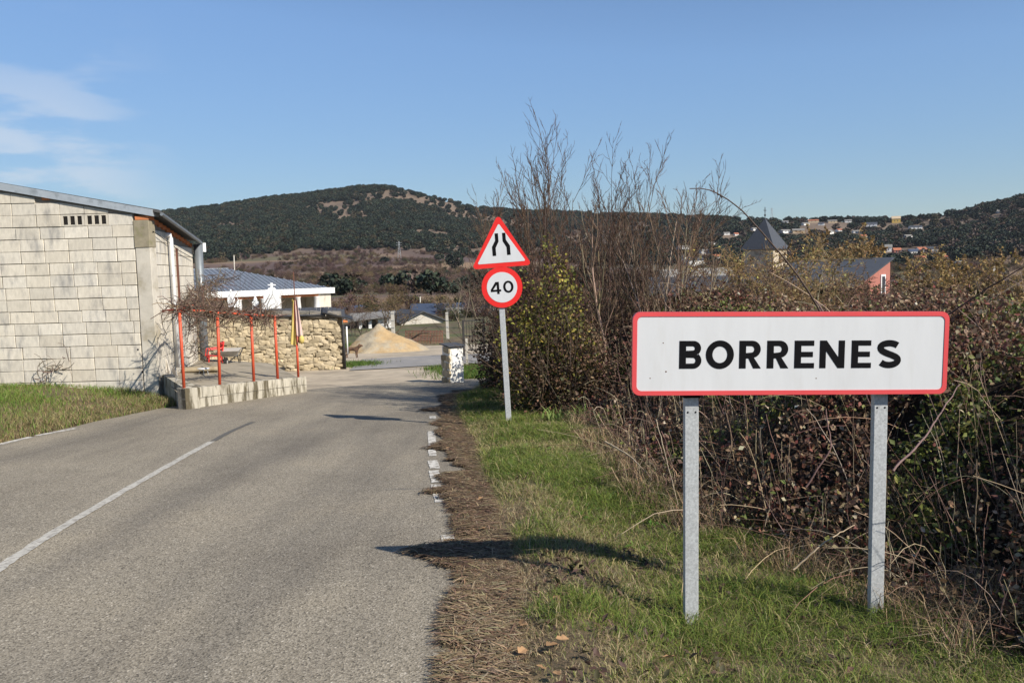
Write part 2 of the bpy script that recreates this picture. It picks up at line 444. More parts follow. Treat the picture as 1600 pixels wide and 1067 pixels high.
gcol = ground_colour(TX, TY)
nr, na_ = RR.shape
idx = np.arange(nr * na_).reshape(nr, na_)
q = np.stack((idx[:-1, :-1], idx[:-1, 1:], idx[1:, 1:], idx[1:, :-1]), -1).reshape(-1, 4)[:, ::-1]
wrap = np.stack((idx[:-1, -1], idx[:-1, 0], idx[1:, 0], idx[1:, -1]), -1)[:, ::-1]
M_ground = pm('ground_soil', None, 0.95, var=(2.2, .25), bump=(14, .6, .03), attr=True, coord='Object')
ground = link('ground', raw_mesh('ground', np.stack((TX, TY, TZ), -1), [np.concatenate((q, wrap))], M_ground, gcol.reshape(-1, 3), smooth=True))
tag(ground, 'uneven ground running from the roadside out to the wooded hills', None, None, 'structure')

# ------------------------------------------------------------------ road
def resample(P, n):
    P = np.asarray(P, float); d = np.concatenate(([0], np.cumsum(np.linalg.norm(np.diff(P, axis=0), axis=1))))
    from_t = np.linspace(0, d[-1], n)
    # Catmull-like smoothing through dense linear resample and averaging
    Q = np.stack([np.interp(from_t, d, P[:, k]) for k in range(2)], 1)
    for _ in range(6):
        Q[1:-1] = .25 * Q[:-2] + .5 * Q[1:-1] + .25 * Q[2:]
    return Q
NL = 160
Ls, Rs = resample(LE, NL), resample(RE, NL)
jag = (vnoise(np.arange(NL) * .8, np.zeros(NL), 1.0, 31) - .5) * .12 + (vnoise(np.arange(NL) * 2.5, np.zeros(NL), 1.0, 32) - .5) * .12
Rs[:, 0] += jag; Ls[:, 0] += np.roll(jag, 40) * .6
nc = 24; tt = np.linspace(0, 1, nc)
G = Ls[:, None] * (1 - tt[None, :, None]) + Rs[:, None] * tt[None, :, None]
def plane_z(x, y): return SLOPE * (46 - 4 * np.log1p(np.exp(np.clip((46 - np.maximum(y, -30)) / 4, -30, 30))))
GZ = plane_z(G[..., 0], G[..., 1]) + 0.018
ix = np.arange(NL * nc).reshape(NL, nc)
rq = np.stack((ix[:-1, :-1], ix[:-1, 1:], ix[1:, 1:], ix[1:, :-1]), -1).reshape(-1, 4)
def asphalt():
    mt = bpy.data.materials.new('worn_asphalt'); mt.use_nodes = True; t = mt.node_tree; b = t.nodes['Principled BSDF']; L = t.links.new; NN = t.nodes.new
    geo = NN('ShaderNodeNewGeometry'); P = geo.outputs['Position']
    def noise(sc, det=4, rg=.6, vec=P):
        n = NN('ShaderNodeTexNoise'); n.inputs['Scale'].default_value = sc; n.inputs['Detail'].default_value = det; n.inputs['Roughness'].default_value = rg; L(vec, n.inputs['Vector']); return n.outputs[0]
    def ramp(v, stops):
        r_ = NN('ShaderNodeValToRGB'); e = r_.color_ramp.elements
        while len(e) < len(stops): e.new(.5)
        for k, (p, c) in enumerate(stops): e[k].position = p; e[k].color = (*c, 1)
        L(v, r_.inputs[0]); return r_.outputs[0]
    vor = NN('ShaderNodeTexVoronoi'); vor.inputs['Scale'].default_value = 105; L(P, vor.inputs['Vector'])
    chip = ramp(vor.outputs['Color'], [(0, (.045, .039, .030)), (.40, (.200, .175, .134)), (.82, (.285, .252, .200)), (1, (.50, .455, .38))])
    big = noise(.55, 5, .6)
    mul = ramp(big, [(.3, (.80, .79, .78)), (.5, (1, 1, 1)), (.72, (1.14, 1.12, 1.08))])
    mp_ = NN('ShaderNodeMapping'); mp_.inputs['Scale'].default_value = (1.3, .12, 1); mp_.inputs['Rotation'].default_value = (0, 0, R(-6)); L(P, mp_.inputs[0])
    streak = ramp(noise(1.0, 4, .6, mp_.outputs[0]), [(.3, (.74, .74, .75)), (.6, (1.12, 1.11, 1.08))])
    fine = ramp(noise(150, 3, .7), [(.3, (.80, .80, .80)), (.7, (1.18, 1.18, 1.18))])
    c = chip
    for o_ in (mul, streak, fine):
        mm = NN('ShaderNodeMix'); mm.data_type = 'RGBA'; mm.blend_type = 'MULTIPLY'; mm.inputs['Factor'].default_value = 1; L(c, mm.inputs['A']); L(o_, mm.inputs['B']); c = mm.outputs['Result']
    L(c, b.inputs['Base Color']); b.inputs['Roughness'].default_value = .82; b.inputs['Specular IOR Level'].default_value = .35
    bp = NN('ShaderNodeBump'); bp.inputs['Strength'].default_value = .55; bp.inputs['Distance'].default_value = .006; L(vor.outputs['Distance'], bp.inputs['Height']); L(bp.outputs[0], b.inputs['Normal'])
    return mt
M_asphalt = asphalt()
road = link('road', raw_mesh('road', np.concatenate((G, GZ[..., None]), -1), rq, M_asphalt))
tag(road, 'worn grey asphalt road curving right past the low block wall', None, None, 'structure')
M_paint = pm('worn_road_paint', (.52, .50, .45), .75, var=(9, .14), base2=(.24, .215, .18), mix=(15, .46, .60), coord='Object', bump=(90, .4, .004))
M_paint2 = pm('old_road_paint', (.43, .41, .36), .75, var=(7, .16), base2=(.25, .23, .20), mix=(22, .46, .64), coord='Object', bump=(90, .4, .004))
def stripe(name, pts, w, mat, z=0.024):
    P = np.asarray(pts, float); T = np.gradient(P, axis=0); T /= np.linalg.norm(T, axis=1, keepdims=True); Nn = np.stack((T[:, 1], -T[:, 0]), 1)
    k = np.arange(len(P)); am = min(.018, w * .5); ed = (vnoise(k * 3.1, k * 0, 1, 41) - .5) * am; ed2 = (vnoise(k * 2.7, k * 0 + 5, 1, 42) - .5) * am
    A = P + Nn * (w / 2 + ed)[:, None]; B = P - Nn * (w / 2 + ed2)[:, None]
    V = np.concatenate((A, B)); V = np.concatenate((V, (plane_z(V[:, 0], V[:, 1]) + z)[:, None]), 1); n = len(P); i = np.arange(n - 1)[:, None]
    return link(name, raw_mesh(name, V, i + np.array((0, 1, n + 1, n))[None]), mat, road)
def seg(a, b, n): return np.stack((np.linspace(a[0], b[0], n), np.linspace(a[1], b[1], n)), 1)
ca, cb, cc = gp(0, 892)[:2], gp(160, 790)[:2], gp(331, 692)[:2]
back = ca + (ca - cb) * 4
tt2 = np.linspace(0, 1, 40)[:, None]
cl_pts = np.concatenate((seg(back, ca, 20)[:-1], (1 - tt2) ** 2 * ca + 2 * tt2 * (1 - tt2) * (cb * 2 - (ca + cc) / 2) + tt2 ** 2 * cc))
stripe('center_line', cl_pts, .09, M_paint2)
M_seam = pm('dark_tar_seam', (.10, .095, .085), .8, var=(12, .3), coord='Object')
sm_ = np.array([gp(x, y)[:2] for x, y in ((333, 691), (352, 680), (378, 668), (396, 661))])
stripe('tar_seam', resample(sm_, 14), .09, M_seam, .022)
for (x0, y0, x1, y1) in ((-260, 757, 50, 684.5), (58, 682.5, 119, 671)):
    stripe('edge_line', seg(gp(x0, y0)[:2], gp(x1, y1)[:2], 16), .12, M_paint)
for k, (x0, y0, x1, y1, w) in enumerate(((706, 868, 699, 840, .10), (688, 788, 681, 760, .10), (682, 757, 678, 738, .105), (679, 735, 676, 722, .11), (675.5, 715, 675, 705, .09), (675, 698, 674, 676, .10), (676, 656, 676, 652, .10))):
    stripe('edge_line', seg(gp(x0, y0)[:2], gp(x1, y1)[:2], 9), w, M_paint)

# sandy yard and the gravel lane beyond the bend
def sheet(name, poly_l, poly_r, n, mat, dz, m_=14, label=None, jit=.25):
    A, B = resample(poly_l, n), resample(poly_r, n)
    A[:, 0] += (vnoise(np.arange(n) * .9, np.zeros(n), 1, 51) - .5) * jit; B[:, 0] += (vnoise(np.arange(n) * .9, np.zeros(n), 1, 52) - .5) * jit
    t_ = np.linspace(0, 1, m_); g = A[:, None] * (1 - t_[None, :, None]) + B[:, None] * t_[None, :, None]
    z = H(g[..., 0], g[..., 1]) + dz; ii = np.arange(n * m_).reshape(n, m_)
    qq = np.stack((ii[:-1, :-1], ii[:-1, 1:], ii[1:, 1:], ii[1:, :-1]), -1).reshape(-1, 4)
    o = link(name, raw_mesh(name, np.concatenate((g, z[..., None]), -1), qq, mat, smooth=True)); tag(o, label, None, None, 'structure'); return o
M_sandy = pm('sandy_yard', (.40, .335, .25), .95, var=(1.2, .18), base2=(.29, .245, .185), mix=(.8, .42, .62), bump=(20, .5, .02))
M_lane = pm('gravel_lane', (.225, .215, .205), .95, var=(3, .2), base2=(.30, .275, .24), mix=(.9, .5, .7), bump=(30, .5, .02))
sheet('dirt_yard', [(-7.0, 17.2), (-6.1, 18.4), (-10, 21), (-11.5, 30), (-9, 44)], [(-6.3, 17.4), (-3.0, 20.4), (-1.2, 21.5), (-1.6, 30), (4, 44)], 60, M_sandy, .006, 30, 'pale sandy yard between the bend and the stone wall')
gl = [gp(545, 580)[:2], gp(600, 577)[:2], gp(660, 573)[:2], gp(720, 570)[:2], gp(790, 567)[:2]]
gu = [gp(565, 563)[:2], gp(610, 560)[:2], gp(660, 557)[:2], gp(720, 555)[:2], gp(790, 553)[:2]]
sheet('gravel_lane', gl, gu, 30, M_lane, .03, 24, 'grey gravel lane crossing in front of the sand heap', .03)

# ------------------------------------------------------------------ materials for built things
M_galv = pm('galvanised_steel', (.42, .435, .44), .45, var=(80, .34), metal=.12, spec=.5, bump=(60, .08, .002))
M_white_sheet = pm('sign_white', (.575, .585, .595), .38, var=(2.2, .045), spec=.45, base2=(.545, .55, .55), mix=(3.0, .50, .78), stretch=(4, 4, .8))
M_sign_red = pm('sign_faded_red', (.62, .07, .075), .4, var=(5, .06), spec=.4)
M_sign_red2 = pm('sign_red', (.70, .022, .018), .38, var=(5, .05), spec=.45)
M_sign_black = pm('sign_black', (.006, .006, .007), .8, spec=.08)
M_alu = pm('bare_aluminium', (.45, .46, .47), .45, metal=.6)
M_rust = pm('rusty_bolt', (.10, .055, .03), .8)

def outline_mesh(name, loops, mat, depth=0.0006):
    """flat lettering from closed outlines (holes included); x right, z up, facing -y"""
    cu = bpy.data.curves.new(name, 'CURVE'); cu.dimensions = '2D'; cu.fill_mode = 'BOTH'; cu.extrude = depth
    for lp in loops:
        sp = cu.splines.new('POLY'); sp.points.add(len(lp) - 1); sp.use_cyclic_u = True
        for p, (x, z) in zip(sp.points, lp): p.co = (x, z, 0, 1)
    ob = bpy.data.objects.new(name, cu); COL.objects.link(ob)
    bpy.context.view_layer.update()
    me = bpy.data.meshes.new_from_object(ob.evaluated_get(bpy.context.evaluated_depsgraph_get()))
    bpy.data.objects.remove(ob); bpy.data.curves.remove(cu)
    me.name = name; me.transform(Matrix.Rotation(R(90), 4, 'X')); me.materials.clear(); me.materials.append(mat)
    return me
def arc(cx, cz, rx, rz, a0, a1, n=14):
    return [(cx + rx * math.cos(R(a0 + (a1 - a0) * i / n)), cz + rz * math.sin(R(a0 + (a1 - a0) * i / n))) for i in range(n + 1)]
def rrect(x0, z0, x1, z1, r, n=6):
    return arc(x1 - r, z1 - r, r, r, 0, 90, n) + arc(x0 + r, z1 - r, r, r, 90, 180, n) + arc(x0 + r, z0 + r, r, r, 180, 270, n) + arc(x1 - r, z0 + r, r, r, 270, 360, n)
def stroke(pts, w):
    P = np.array(pts, float); T = np.gradient(P, axis=0); T /= np.linalg.norm(T, axis=1, keepdims=True); Nn = np.stack((-T[:, 1], T[:, 0]), 1)
    return [tuple(p) for p in P + Nn * w / 2] + [tuple(p) for p in (P - Nn * w / 2)[::-1]]
def letter(ch, w, h):
    """outlines in a w x h cell, baseline at 0"""
    s = .245 * h; hz = .205 * h
    if ch == 'E': return [[(0, 0), (w, 0), (w, hz * .92), (s, hz * .92), (s, .405 * h), (w * .93, .405 * h), (w * .93, .405 * h + hz * .92), (s, .405 * h + hz * .92), (s, h - hz * .92), (w * .98, h - hz * .92), (w * .98, h), (0, h)]]
    if ch == 'N': return [[(0, 0), (s * .93, 0), (s * .93, h * .62), (w - s * 1.0, 0), (w, 0), (w, h), (w - s * .93, h), (w - s * .93, h * .39), (s * 1.0, h), (0, h)]]
    if ch == 'O': return [arc(w / 2, h / 2, w / 2, h / 2 * 1.03, 0, 360, 40)[:-1], arc(w / 2, h / 2, w / 2 - s * .98, h / 2 - hz * .98, 0, 360, 40)[:-1]]
    if ch == 'B':
        r1, r2 = .27 * h, .29 * h
        return [[(0, 0), (w - r2, 0)] + arc(w - r2, r2, r2, r2, -90, 62, 12) + arc(w - r1 - .02 * h, h - r1, r1, r1, -62, 90, 12) + [(0, h)],
                [(s, hz * .9)] + arc(w - r2 - .02 * h, r2, r2 - hz * .95, r2 - hz * .92, -90, 90, 8) + [(s, 2 * r2 - hz * .9)],
                [(s, h - 2 * r1 + hz * .9)] + arc(w - r1 - .05 * h, h - r1, r1 - hz * .95, r1 - hz * .95, -90, 90, 8) + [(s, h - hz * .95)]]
    if ch == 'R':
        r1 = .31 * h
        return [[(0, 0), (s, 0), (s, h - 2 * r1 - .02 * h), (w * .42, h - 2 * r1 - .02 * h), (w - s * 1.14, 0), (w, 0), (w * .66, h - 2 * r1 + .02 * h)] + arc(w - r1 - .02 * h, h - r1, r1, r1, -70, 90, 12) + [(0, h)],
                [(s, h - 2 * r1 + hz * .85)] + arc(w - r1 - .05 * h, h - r1, r1 - hz * 1.0, r1 - hz * .95, -90, 90, 8) + [(s, h - hz * .95)]]
    if ch == 'S':
        rx, rt, rb = w / 2 - .5 * hz, h * .26, h * .285
        up_ = arc(w / 2, h - rt, rx, rt - hz / 2 + .0, 28, 205, 18); dn = arc(w / 2, rb, rx, rb - hz / 2, 25, -152, 18)
        cx0 = up_[-1]; cx1 = dn[0]
        mid = [(w * .16, h * .60), (w * .32, h * .535), (w * .66, h * .47), (w * .84, h * .40)]
        P = up_[:-1] + mid + dn[1:]
        P = np.array(P); Q = P.copy()
        for _ in range(2): Q[1:-1] = .25 * Q[:-2] + .5 * Q[1:-1] + .25 * Q[2:]
        d_ = np.concatenate(([0], np.cumsum(np.linalg.norm(np.diff(Q, axis=0), axis=1)))); u_ = np.linspace(0, d_[-1], 46)
        Q = np.stack((np.interp(u_, d_, Q[:, 0]), np.interp(u_, d_, Q[:, 1])), 1)
        return [stroke(Q, hz * 1.12)]
    if ch == '4':
        t = .20 * h
        return [[(w * .60, 0), (w * .60 + t, 0), (w * .60 + t, .20 * h), (w, .20 * h), (w, .20 * h + t * .85), (w * .60 + t, .20 * h + t * .85), (w * .60 + t, h), (w * .5, h), (0, .20 * h + t * .95), (0, .20 * h), (w * .60, .20 * h)],
                [(w * .60, .20 * h + t * .85), (w * .60, h * .76), (w * .24, .20 * h + t * .85)]]
    if ch == '0': return [arc(w / 2, h / 2, w / 2, h / 2, 0, 360, 32)[:-1], arc(w / 2, h / 2, w / 2 - .20 * h, h / 2 - .17 * h, 0, 360, 32)[:-1]]
def move(loops, dx, dz): return [[(x + dx, z + dz) for x, z in lp] for lp in loops]

# ------------------------------------------------------------------ town sign
SW, SH = 1.755, .455
lb, rb_ = at(1077, 960, 4.64), at(1372, 963, 4.60)
mid = (lb + rb_) / 2; yaw = math.atan2(rb_[1] - lb[1], rb_[0] - lb[0])
ts = empty('town_sign', (mid[0], mid[1], mid[2] - .02), R(2.0), 'white town name sign with red border reading BORRENES on two steel posts', 'road sign')
ts.rotation_euler = (0, R(.45), R(2.0))
half = np.linalg.norm(rb_ - lb) / 2
pz0, cxp = 1.248, (985 + 1480) / 2
panel_c = at(1232, 551, mid[1] - .03)
bpy.context.view_layer.update()
loc_c = ts.matrix_world.inverted() @ Vector(panel_c)
ppx, ppz = loc_c.x, loc_c.z
PT = R(1.05)
def pivot(me):     # panel pieces turn slightly about the panel's own centre
    me.transform(Matrix.Translation((ppx, -.055, ppz)) @ Matrix.Rotation(PT, 4, 'Y'))
    return me
for sx in (-1, 1):
    b = MB(); x = sx * half
    b.box((x - .04, -.02, -.35), (x + .04, .02, ppz + SH / 2 - .03), bev=.004)
    po = b.build('post', M_galv, ts)
    for dx in (-.022, .022):
        hb = MB(); hb.lathe([(.0055, 0), (.0055, .0012)], 10); me = hb.mesh('bolt_hole', M_sign_black); me.transform(Matrix.Translation((x + dx, -.0205, ppz - SH / 2 - .095)) @ Matrix.Rotation(R(90), 4, 'X'))
        link('bolt_hole', me, None, po)
    cb_ = MB(); cb_.box((x - .048, -.036, ppz - SH / 2 - .012), (x + .048, .026, ppz - SH / 2 + .02)); cb_.build('clamp', M_sign_black, ts)
pn = link('panel', pivot(outline_mesh('panel', [rrect(-SW / 2, -SH / 2, SW / 2, SH / 2, .042)], M_alu, .014)), None, ts)
wf = outline_mesh('white_face', [rrect(-SW / 2 + .02, -SH / 2 + .02, SW / 2 - .02, SH / 2 - .02, .03)], M_white_sheet, .001); wf.transform(Matrix.Translation((0, -.0156, 0))); link('white_face', pivot(wf), None, ts)
rbm = outline_mesh('red_border', [rrect(-SW / 2 - .001, -SH / 2 - .001, SW / 2 + .001, SH / 2 + .001, .043), rrect(-SW / 2 + .0235, -SH / 2 + .0235, SW / 2 - .0235, SH / 2 - .0235, .028)], M_sign_red, .0155); rbm.transform(Matrix.Translation((0, -.0045, 0))); link('red_border', pivot(rbm), None, ts)
U = SW / 1470.0
for k, (ch, x0, x1) in enumerate((('B', 290, 393), ('O', 413, 543), ('R', 568, 670), ('R', 697, 798), ('E', 825, 918), ('N', 943, 1060), ('E', 1092, 1185), ('S', 1213, 1325))):
    lw, lh = (x1 - x0) * U, 128 * U
    me = outline_mesh('letter', move(letter(ch, lw, lh), (x0 - 75 - 735) * U, -lh / 2 - (.0 + (272 - (77 + 191.5 - 1)) * U)), M_sign_black, .0005)
    me.transform(Matrix.Translation((0, -.0178, 0))); link('letter', pivot(me), None, ts)
for (dx, dz, r_) in ((230 - 810, -(350 - 268), .004), (157 - 810, -(380 - 268), .003), (930 - 810, -(384 - 268), .003), (215 - 810, 50, .003)):
    dn = MB(); dn.lathe([(r_ * 1.2, 0), (r_ * .6, .0012)], 8); me = dn.mesh('dent', M_rust); me.transform(Matrix.Translation((dx * U, -.0166, dz * U)) @ Matrix.Rotation(R(90), 4, 'X')); link('dent', pivot(me), None, ts)

# ------------------------------------------------------------------ warning triangle and speed limit on one post
pb = at(795, 660, 11.85)
rs = empty('road_sign', pb, 0, 'leaning post with narrowing road triangle above round red 40 limit disc', 'road sign')
bpy.context.view_layer.update()
tp = at(784, 480, pb[1]); dv = tp - pb
rs.rotation_euler = (0, math.atan2(dv[0], dv[2]), R(2))
bpy.context.view_layer.update()
inv = rs.matrix_world.inverted()
cd = inv @ Vector(at(784.5, 449, pb[1] - .05)); ctri = inv @ Vector(at(781.5, 381.5, pb[1] - .05))
MM = pb[1] / F_PX * math.hypot(1, (pb[1] * 0))    # metres per photo pixel there
K = MM / 2.964
b = MB(); b.box((-.04, -.02, -.3), (.04, .02, ctri.z + .25), bev=.004); b.build('post', M_galv, rs)
SR = R(-1.0)
def face(me, c, dy): me.transform(Matrix.Translation((c.x, -.03 + dy, c.z)) @ Matrix.Rotation(SR, 4, 'Y')); return me
rd = 94 * K
dsc = link('speed_disc', face(outline_mesh('speed_disc', [arc(0, 0, rd, rd, 0, 360, 56)[:-1]], M_sign_red2, .010), cd, 0), None, rs)
link('white_face', face(outline_mesh('white_face', [arc(0, 0, 70 * K, 70 * K, 0, 360, 48)[:-1]], M_white_sheet, .001), cd, -.0115), None, dsc)
for ch, x0, x1, zz in (('4', 257, 305, -1.5), ('0', 315, 363, 0.5)):
    link('digit', face(outline_mesh('digit', move(letter(ch, (x1 - x0) * K, 56 * K), (x0 - 310) * K, (-28 + zz) * K), M_sign_black, .0006), cd, -.0134), None, dsc)
# triangle in its own upright frame, zoom pixels about its centroid-ish point (303, 200)
def tri_round(P, r):
    P = [np.array(p, float) for p in P]; outp = []
    for i in range(3):
        a, p, c = P[i - 1], P[i], P[(i + 1) % 3]
        u = (a - p) / np.linalg.norm(a - p); v = (c - p) / np.linalg.norm(c - p)
        half_a = math.acos(np.clip(u.dot(v), -1, 1)) / 2; tl = r / math.tan(half_a); bis = (u + v) / np.linalg.norm(u + v); ce = p + bis * r / math.sin(half_a)
        s0 = p + u * tl; s1 = p + v * tl; a0 = math.atan2(*(s0 - ce)[::-1]); a1 = math.atan2(*(s1 - ce)[::-1])
        while a1 - a0 > math.pi: a1 -= 2 * math.pi
        while a1 - a0 < -math.pi: a1 += 2 * math.pi
        outp += [(ce[0] + r * math.cos(a0 + (a1 - a0) * j / 6), ce[1] + r * math.sin(a0 + (a1 - a0) * j / 6)) for j in range(7)]
    return outp
e = 140 * K; hh = e * 2 * .866
TRI = [(-e, -hh * .437), (e, -hh * .437), (0, hh * .563)]
tri = link('warning_triangle', face(outline_mesh('warning_triangle', [tri_round(TRI, 13 * K)], M_sign_red2, .010), ctri, 0), None, rs)
TI = [(-e * .80, -hh * .437 + 21 * K), (e * .80, -hh * .437 + 21 * K), (0, hh * .563 - 42 * K)]
link('white_face', face(outline_mesh('white_face', [tri_round(TI, 5 * K)], M_white_sheet, .001), ctri, -.0115), None, tri)
for sx in (-1, 1):
    pl = [(10, 52), (27, 52), (27, 20), (45, -8), (45, -50), (27, -50), (27, -14), (10, 14)]
    link('symbol_strip', face(outline_mesh('symbol_strip', [[(sx * x * K * .92 + 3 * K, z * K - 2 * K) for x, z in (pl if sx > 0 else pl[::-1])]], M_sign_black, .0006), ctri, -.0134), None, tri)
for z in (cd.z - .12, cd.z + .12, ctri.z - .12, ctri.z + .1):
    c_ = MB(); c_.box((-.05, -.022, z - .018), (.05, .026, z + .018)); c_.build('clamp', M_galv, rs)

# ------------------------------------------------------------------ block warehouse on the left
M_block = pm('concrete_block', (.61, .565, .48), .92, var=(7, .16), bump=(60, .35, .006), orand=.10, hue=.13, base2=(.34, .325, .30), mix=(1.5, .48, .72), stretch=(2.4, 2.4, .9), coord='World')
M_mortar = pm('mortar', (.21, .19, .16), .95, var=(8, .2), bump=(40, .3, .006))
M_pillar = pm('cast_concrete', (.52, .48, .405), .9, var=(2.5, .16), bump=(30, .3, .006), base2=(.36, .32, .24), mix=(1.8, .5, .72))
M_pillar_top = pm('old_mossy_concrete', (.27, .235, .165), .95, var=(6, .25), bump=(40, .4, .006), base2=(.20, .19, .09), mix=(4, .5, .7))
M_brick = pm('orange_brick', (.52, .185, .075), .9, var=(9, .2), bump=(50, .3, .005), orand=.1)
M_fascia = pm('zinc_fascia', (.42, .46, .49), .5, var=(4, .12), metal=.3, base2=(.30, .33, .35), mix=(5, .5, .68))
M_darkroof = pm('fibre_cement_roof', (.085, .085, .085), .85, var=(6, .2))
M_pvc = pm('white_pvc', (.80, .80, .79), .4, var=(2, .03))
M_rustmetal = pm('rusty_strip', (.13, .055, .035), .8, var=(8, .25))
M_greymetal = pm('grey_pipe_metal', (.19, .21, .225), .45, var=(3, .15), metal=.4)
M_hole = pm('dark_hole', (.015, .013, .011), .95)
YW = 17.5
wh = empty('block_warehouse', (0, 0, 0), 0, 'cream concrete block shed with sloping zinc roof edge and corner pillar', 'building')
corner_t, corner_b = at(239, 343, YW), at(239, 606, YW)
XC = (corner_t[0] + corner_b[0]) / 2 + .02
ZB = corner_b[2] - .25; PW = .305
rl0, rl1 = at(0, 298, YW), at(216, 335, YW)
rs_ = (rl1[2] - rl0[2]) / (rl1[0] - rl0[0])
def roof_z(x): return rl1[2] + rs_ * (x - rl1[0])
XL = -14.0; ZR0 = at(110, 595, YW)[2]
BW_, BH_ = .502, .2505
wall = MB()
wall.add([(XL, YW + .012, ZB - .3), (XC - PW, YW + .012, ZB - .3), (XC - PW, YW + .012, roof_z(XC - PW)), (XL, YW + .012, roof_z(XL)), (XL, YW + .2, ZB - .3), (XC - PW, YW + .2, ZB - .3), (XC - PW, YW + .2, roof_z(XC - PW)), (XL, YW + .2, roof_z(XL))],
         [(0, 1, 2, 3), (5, 4, 7, 6), (1, 5, 6, 2), (4, 0, 3, 7), (3, 2, 6, 7)])
gable = wall.build('gable_wall', M_mortar, wh)
def block_mesh(w, h, d=.03, cut=None):
    bm = MB()
    if cut is None: bm.box((0, 0, 0), (w, d, h), bev=.006)
    else: bm.prism([(0, 0, 0), (w, 0, 0), (w, 0, cut[1]), (0, 0, cut[0])], (0, d, 0))
    return bm.mesh('block', M_block)
BMESH = {}
def get_block(w, h):
    k = (round(w, 2), round(h, 2))
    if k not in BMESH: BMESH[k] = block_mesh(w, h)
    return BMESH[k]
JT = .011
vents = []
for r_ in range(0, 20):
    z0 = ZR0 - .02 + (r_ - 1) * BH_
    off = [.0, .26, .06, .31, .13, .38, .20][r_ % 7] + (.25 if r_ % 2 else 0)
    x = XC - PW - JT
    first = (off % .5)
    edges = [x]
    x -= first if first > .07 else BW_
    while x > -11.9: edges.append(x); x -= BW_
    edges.append(x)
    for a, c in zip(edges[1:], edges[:-1]):
        w = c - a - JT; h = BH_ - JT
        if w < .05: continue
        zt0, zt1 = roof_z(a) - z0 - .03, roof_z(c) - z0 - .03
        if max(zt0, zt1) < .05: continue
        if r_ == 14 and (a + c) / 2 > XC - PW - 1.70 and (a + c) / 2 < XC - PW - .70:
            vents.append((a, z0, w, h)); continue
        if min(zt0, zt1) < h:
            if min(zt0, zt1) < .02: continue
            me = block_mesh(w, h, .03, (min(zt0, h), min(zt1, h)))
        else: me = get_block(w, h)
        o = link('block', me, None, gable, (a + random.uniform(-.004, .004), YW - .012 + random.uniform(-.006, .005), z0 + random.uniform(-.004, .004))); o.rotation_euler = (random.uniform(-.012, .012), random.uniform(-.007, .007), random.uniform(-.01, .01))
for (a, z0, w, h) in vents:
    v = MB(); t_ = .022; n_ = 3
    v.box((a, YW - .012, z0), (a + w, YW + .02, z0 + .03)); v.box((a, YW - .012, z0 + h - .03), (a + w, YW + .02, z0 + h))
    for k in range(n_ + 1):
        xx = a + (w - .05) * k / n_; v.box((xx, YW - .0125, z0 + .031), (xx + .05, YW + .02, z0 + h - .031))
    vo = v.build('vent_block', M_block, gable)
    hb = MB(); hb.box((a + .02, YW + .003, z0 + .02), (a + w - .02, YW + .0115, z0 + h - .02)); hb.build('vent_opening', M_hole, vo)
# corner pillar: cast shaft, older mossy head, orange brick on top
ptop = roof_z(XC) - .02
z_head, z_brick = at(228, 387, YW)[2], at(228, 344, YW)[2]
P0 = MB(); P0.box((XC - PW, YW - .016, ZB - .4), (XC, YW + .28, z_head), bev=.008); P0.build('corner_pillar', M_pillar, wh)
P0 = MB(); P0.box((XC - PW - .012, YW - .03, z_head + .002), (XC + .006, YW + .28, z_brick), bev=.008); P0.build('pillar_head', M_pillar_top, wh)
P0 = MB(); P0.box((XC - PW + .03, YW - .028, z_brick + .003), (XC + .01, YW + .25, z_brick + .085), bev=.004); P0.build('brick', M_brick, wh)
P0 = MB(); P0.box((at(66, 313, YW)[0], YW - .02, at(66, 313, YW)[2]), (at(78, 313, YW)[0], YW + .05, at(66, 308, YW)[2]), bev=.003); P0.build('brick', M_brick, wh)
# side wall running back from the pillar
BKX, BKY = at(306, 500, 22.6)[0], 22.6
sv = np.array((BKX - XC, BKY - YW)); SL = np.linalg.norm(sv); sv /= SL; sn = np.array((sv[1], -sv[0]))   # sn faces the road
side_root_rz = math.atan2(sv[1], sv[0])
ZT = z_brick + .10
ZTB = at(305, 381, 22.6)[2]
sw = MB(); c4 = [(0, .03), (SL, .03), (SL, .2), (0, .2)]
sw.hexa([(x, y, ZB - .4) for x, y in c4] + [(x, y, (ZT if x == 0 else ZTB) - .08) for x, y in c4])
side = sw.build('side_wall', M_mortar, wh)
side.location = (XC, YW + .05, 0); side.rotation_euler = (0, 0, side_root_rz)
def sz_top(x): return ZT + (ZTB - ZT) * x / SL
for r_ in range(0, 17):
    z0 = ZR0 - .1 + (r_ - 1) * BH_
    x = .27 - (.25 if r_ % 2 else 0)
    if x > .05:
        if z0 + BH_ < sz_top(x) - .1: link('block', get_block(x - JT, BH_ - JT), None, side, (0.0, 0, z0))
    while x < SL - .05:
        w = min(BW_, SL - x) - JT
        if z0 + BH_ < sz_top(x + w) - .10: link('block', get_block(w, BH_ - JT), None, side, (x, random.uniform(-.002, .002), z0))
        x += BW_
nb = 12
for k in range(nb):
    x = SL * k / nb; b = MB(); w = SL / nb - .012; z = sz_top(x + w / 2)
    b.box((x, -.012, z - .10), (x + w, .1, z - .005), bev=.003); b.build('brick', M_brick, side)
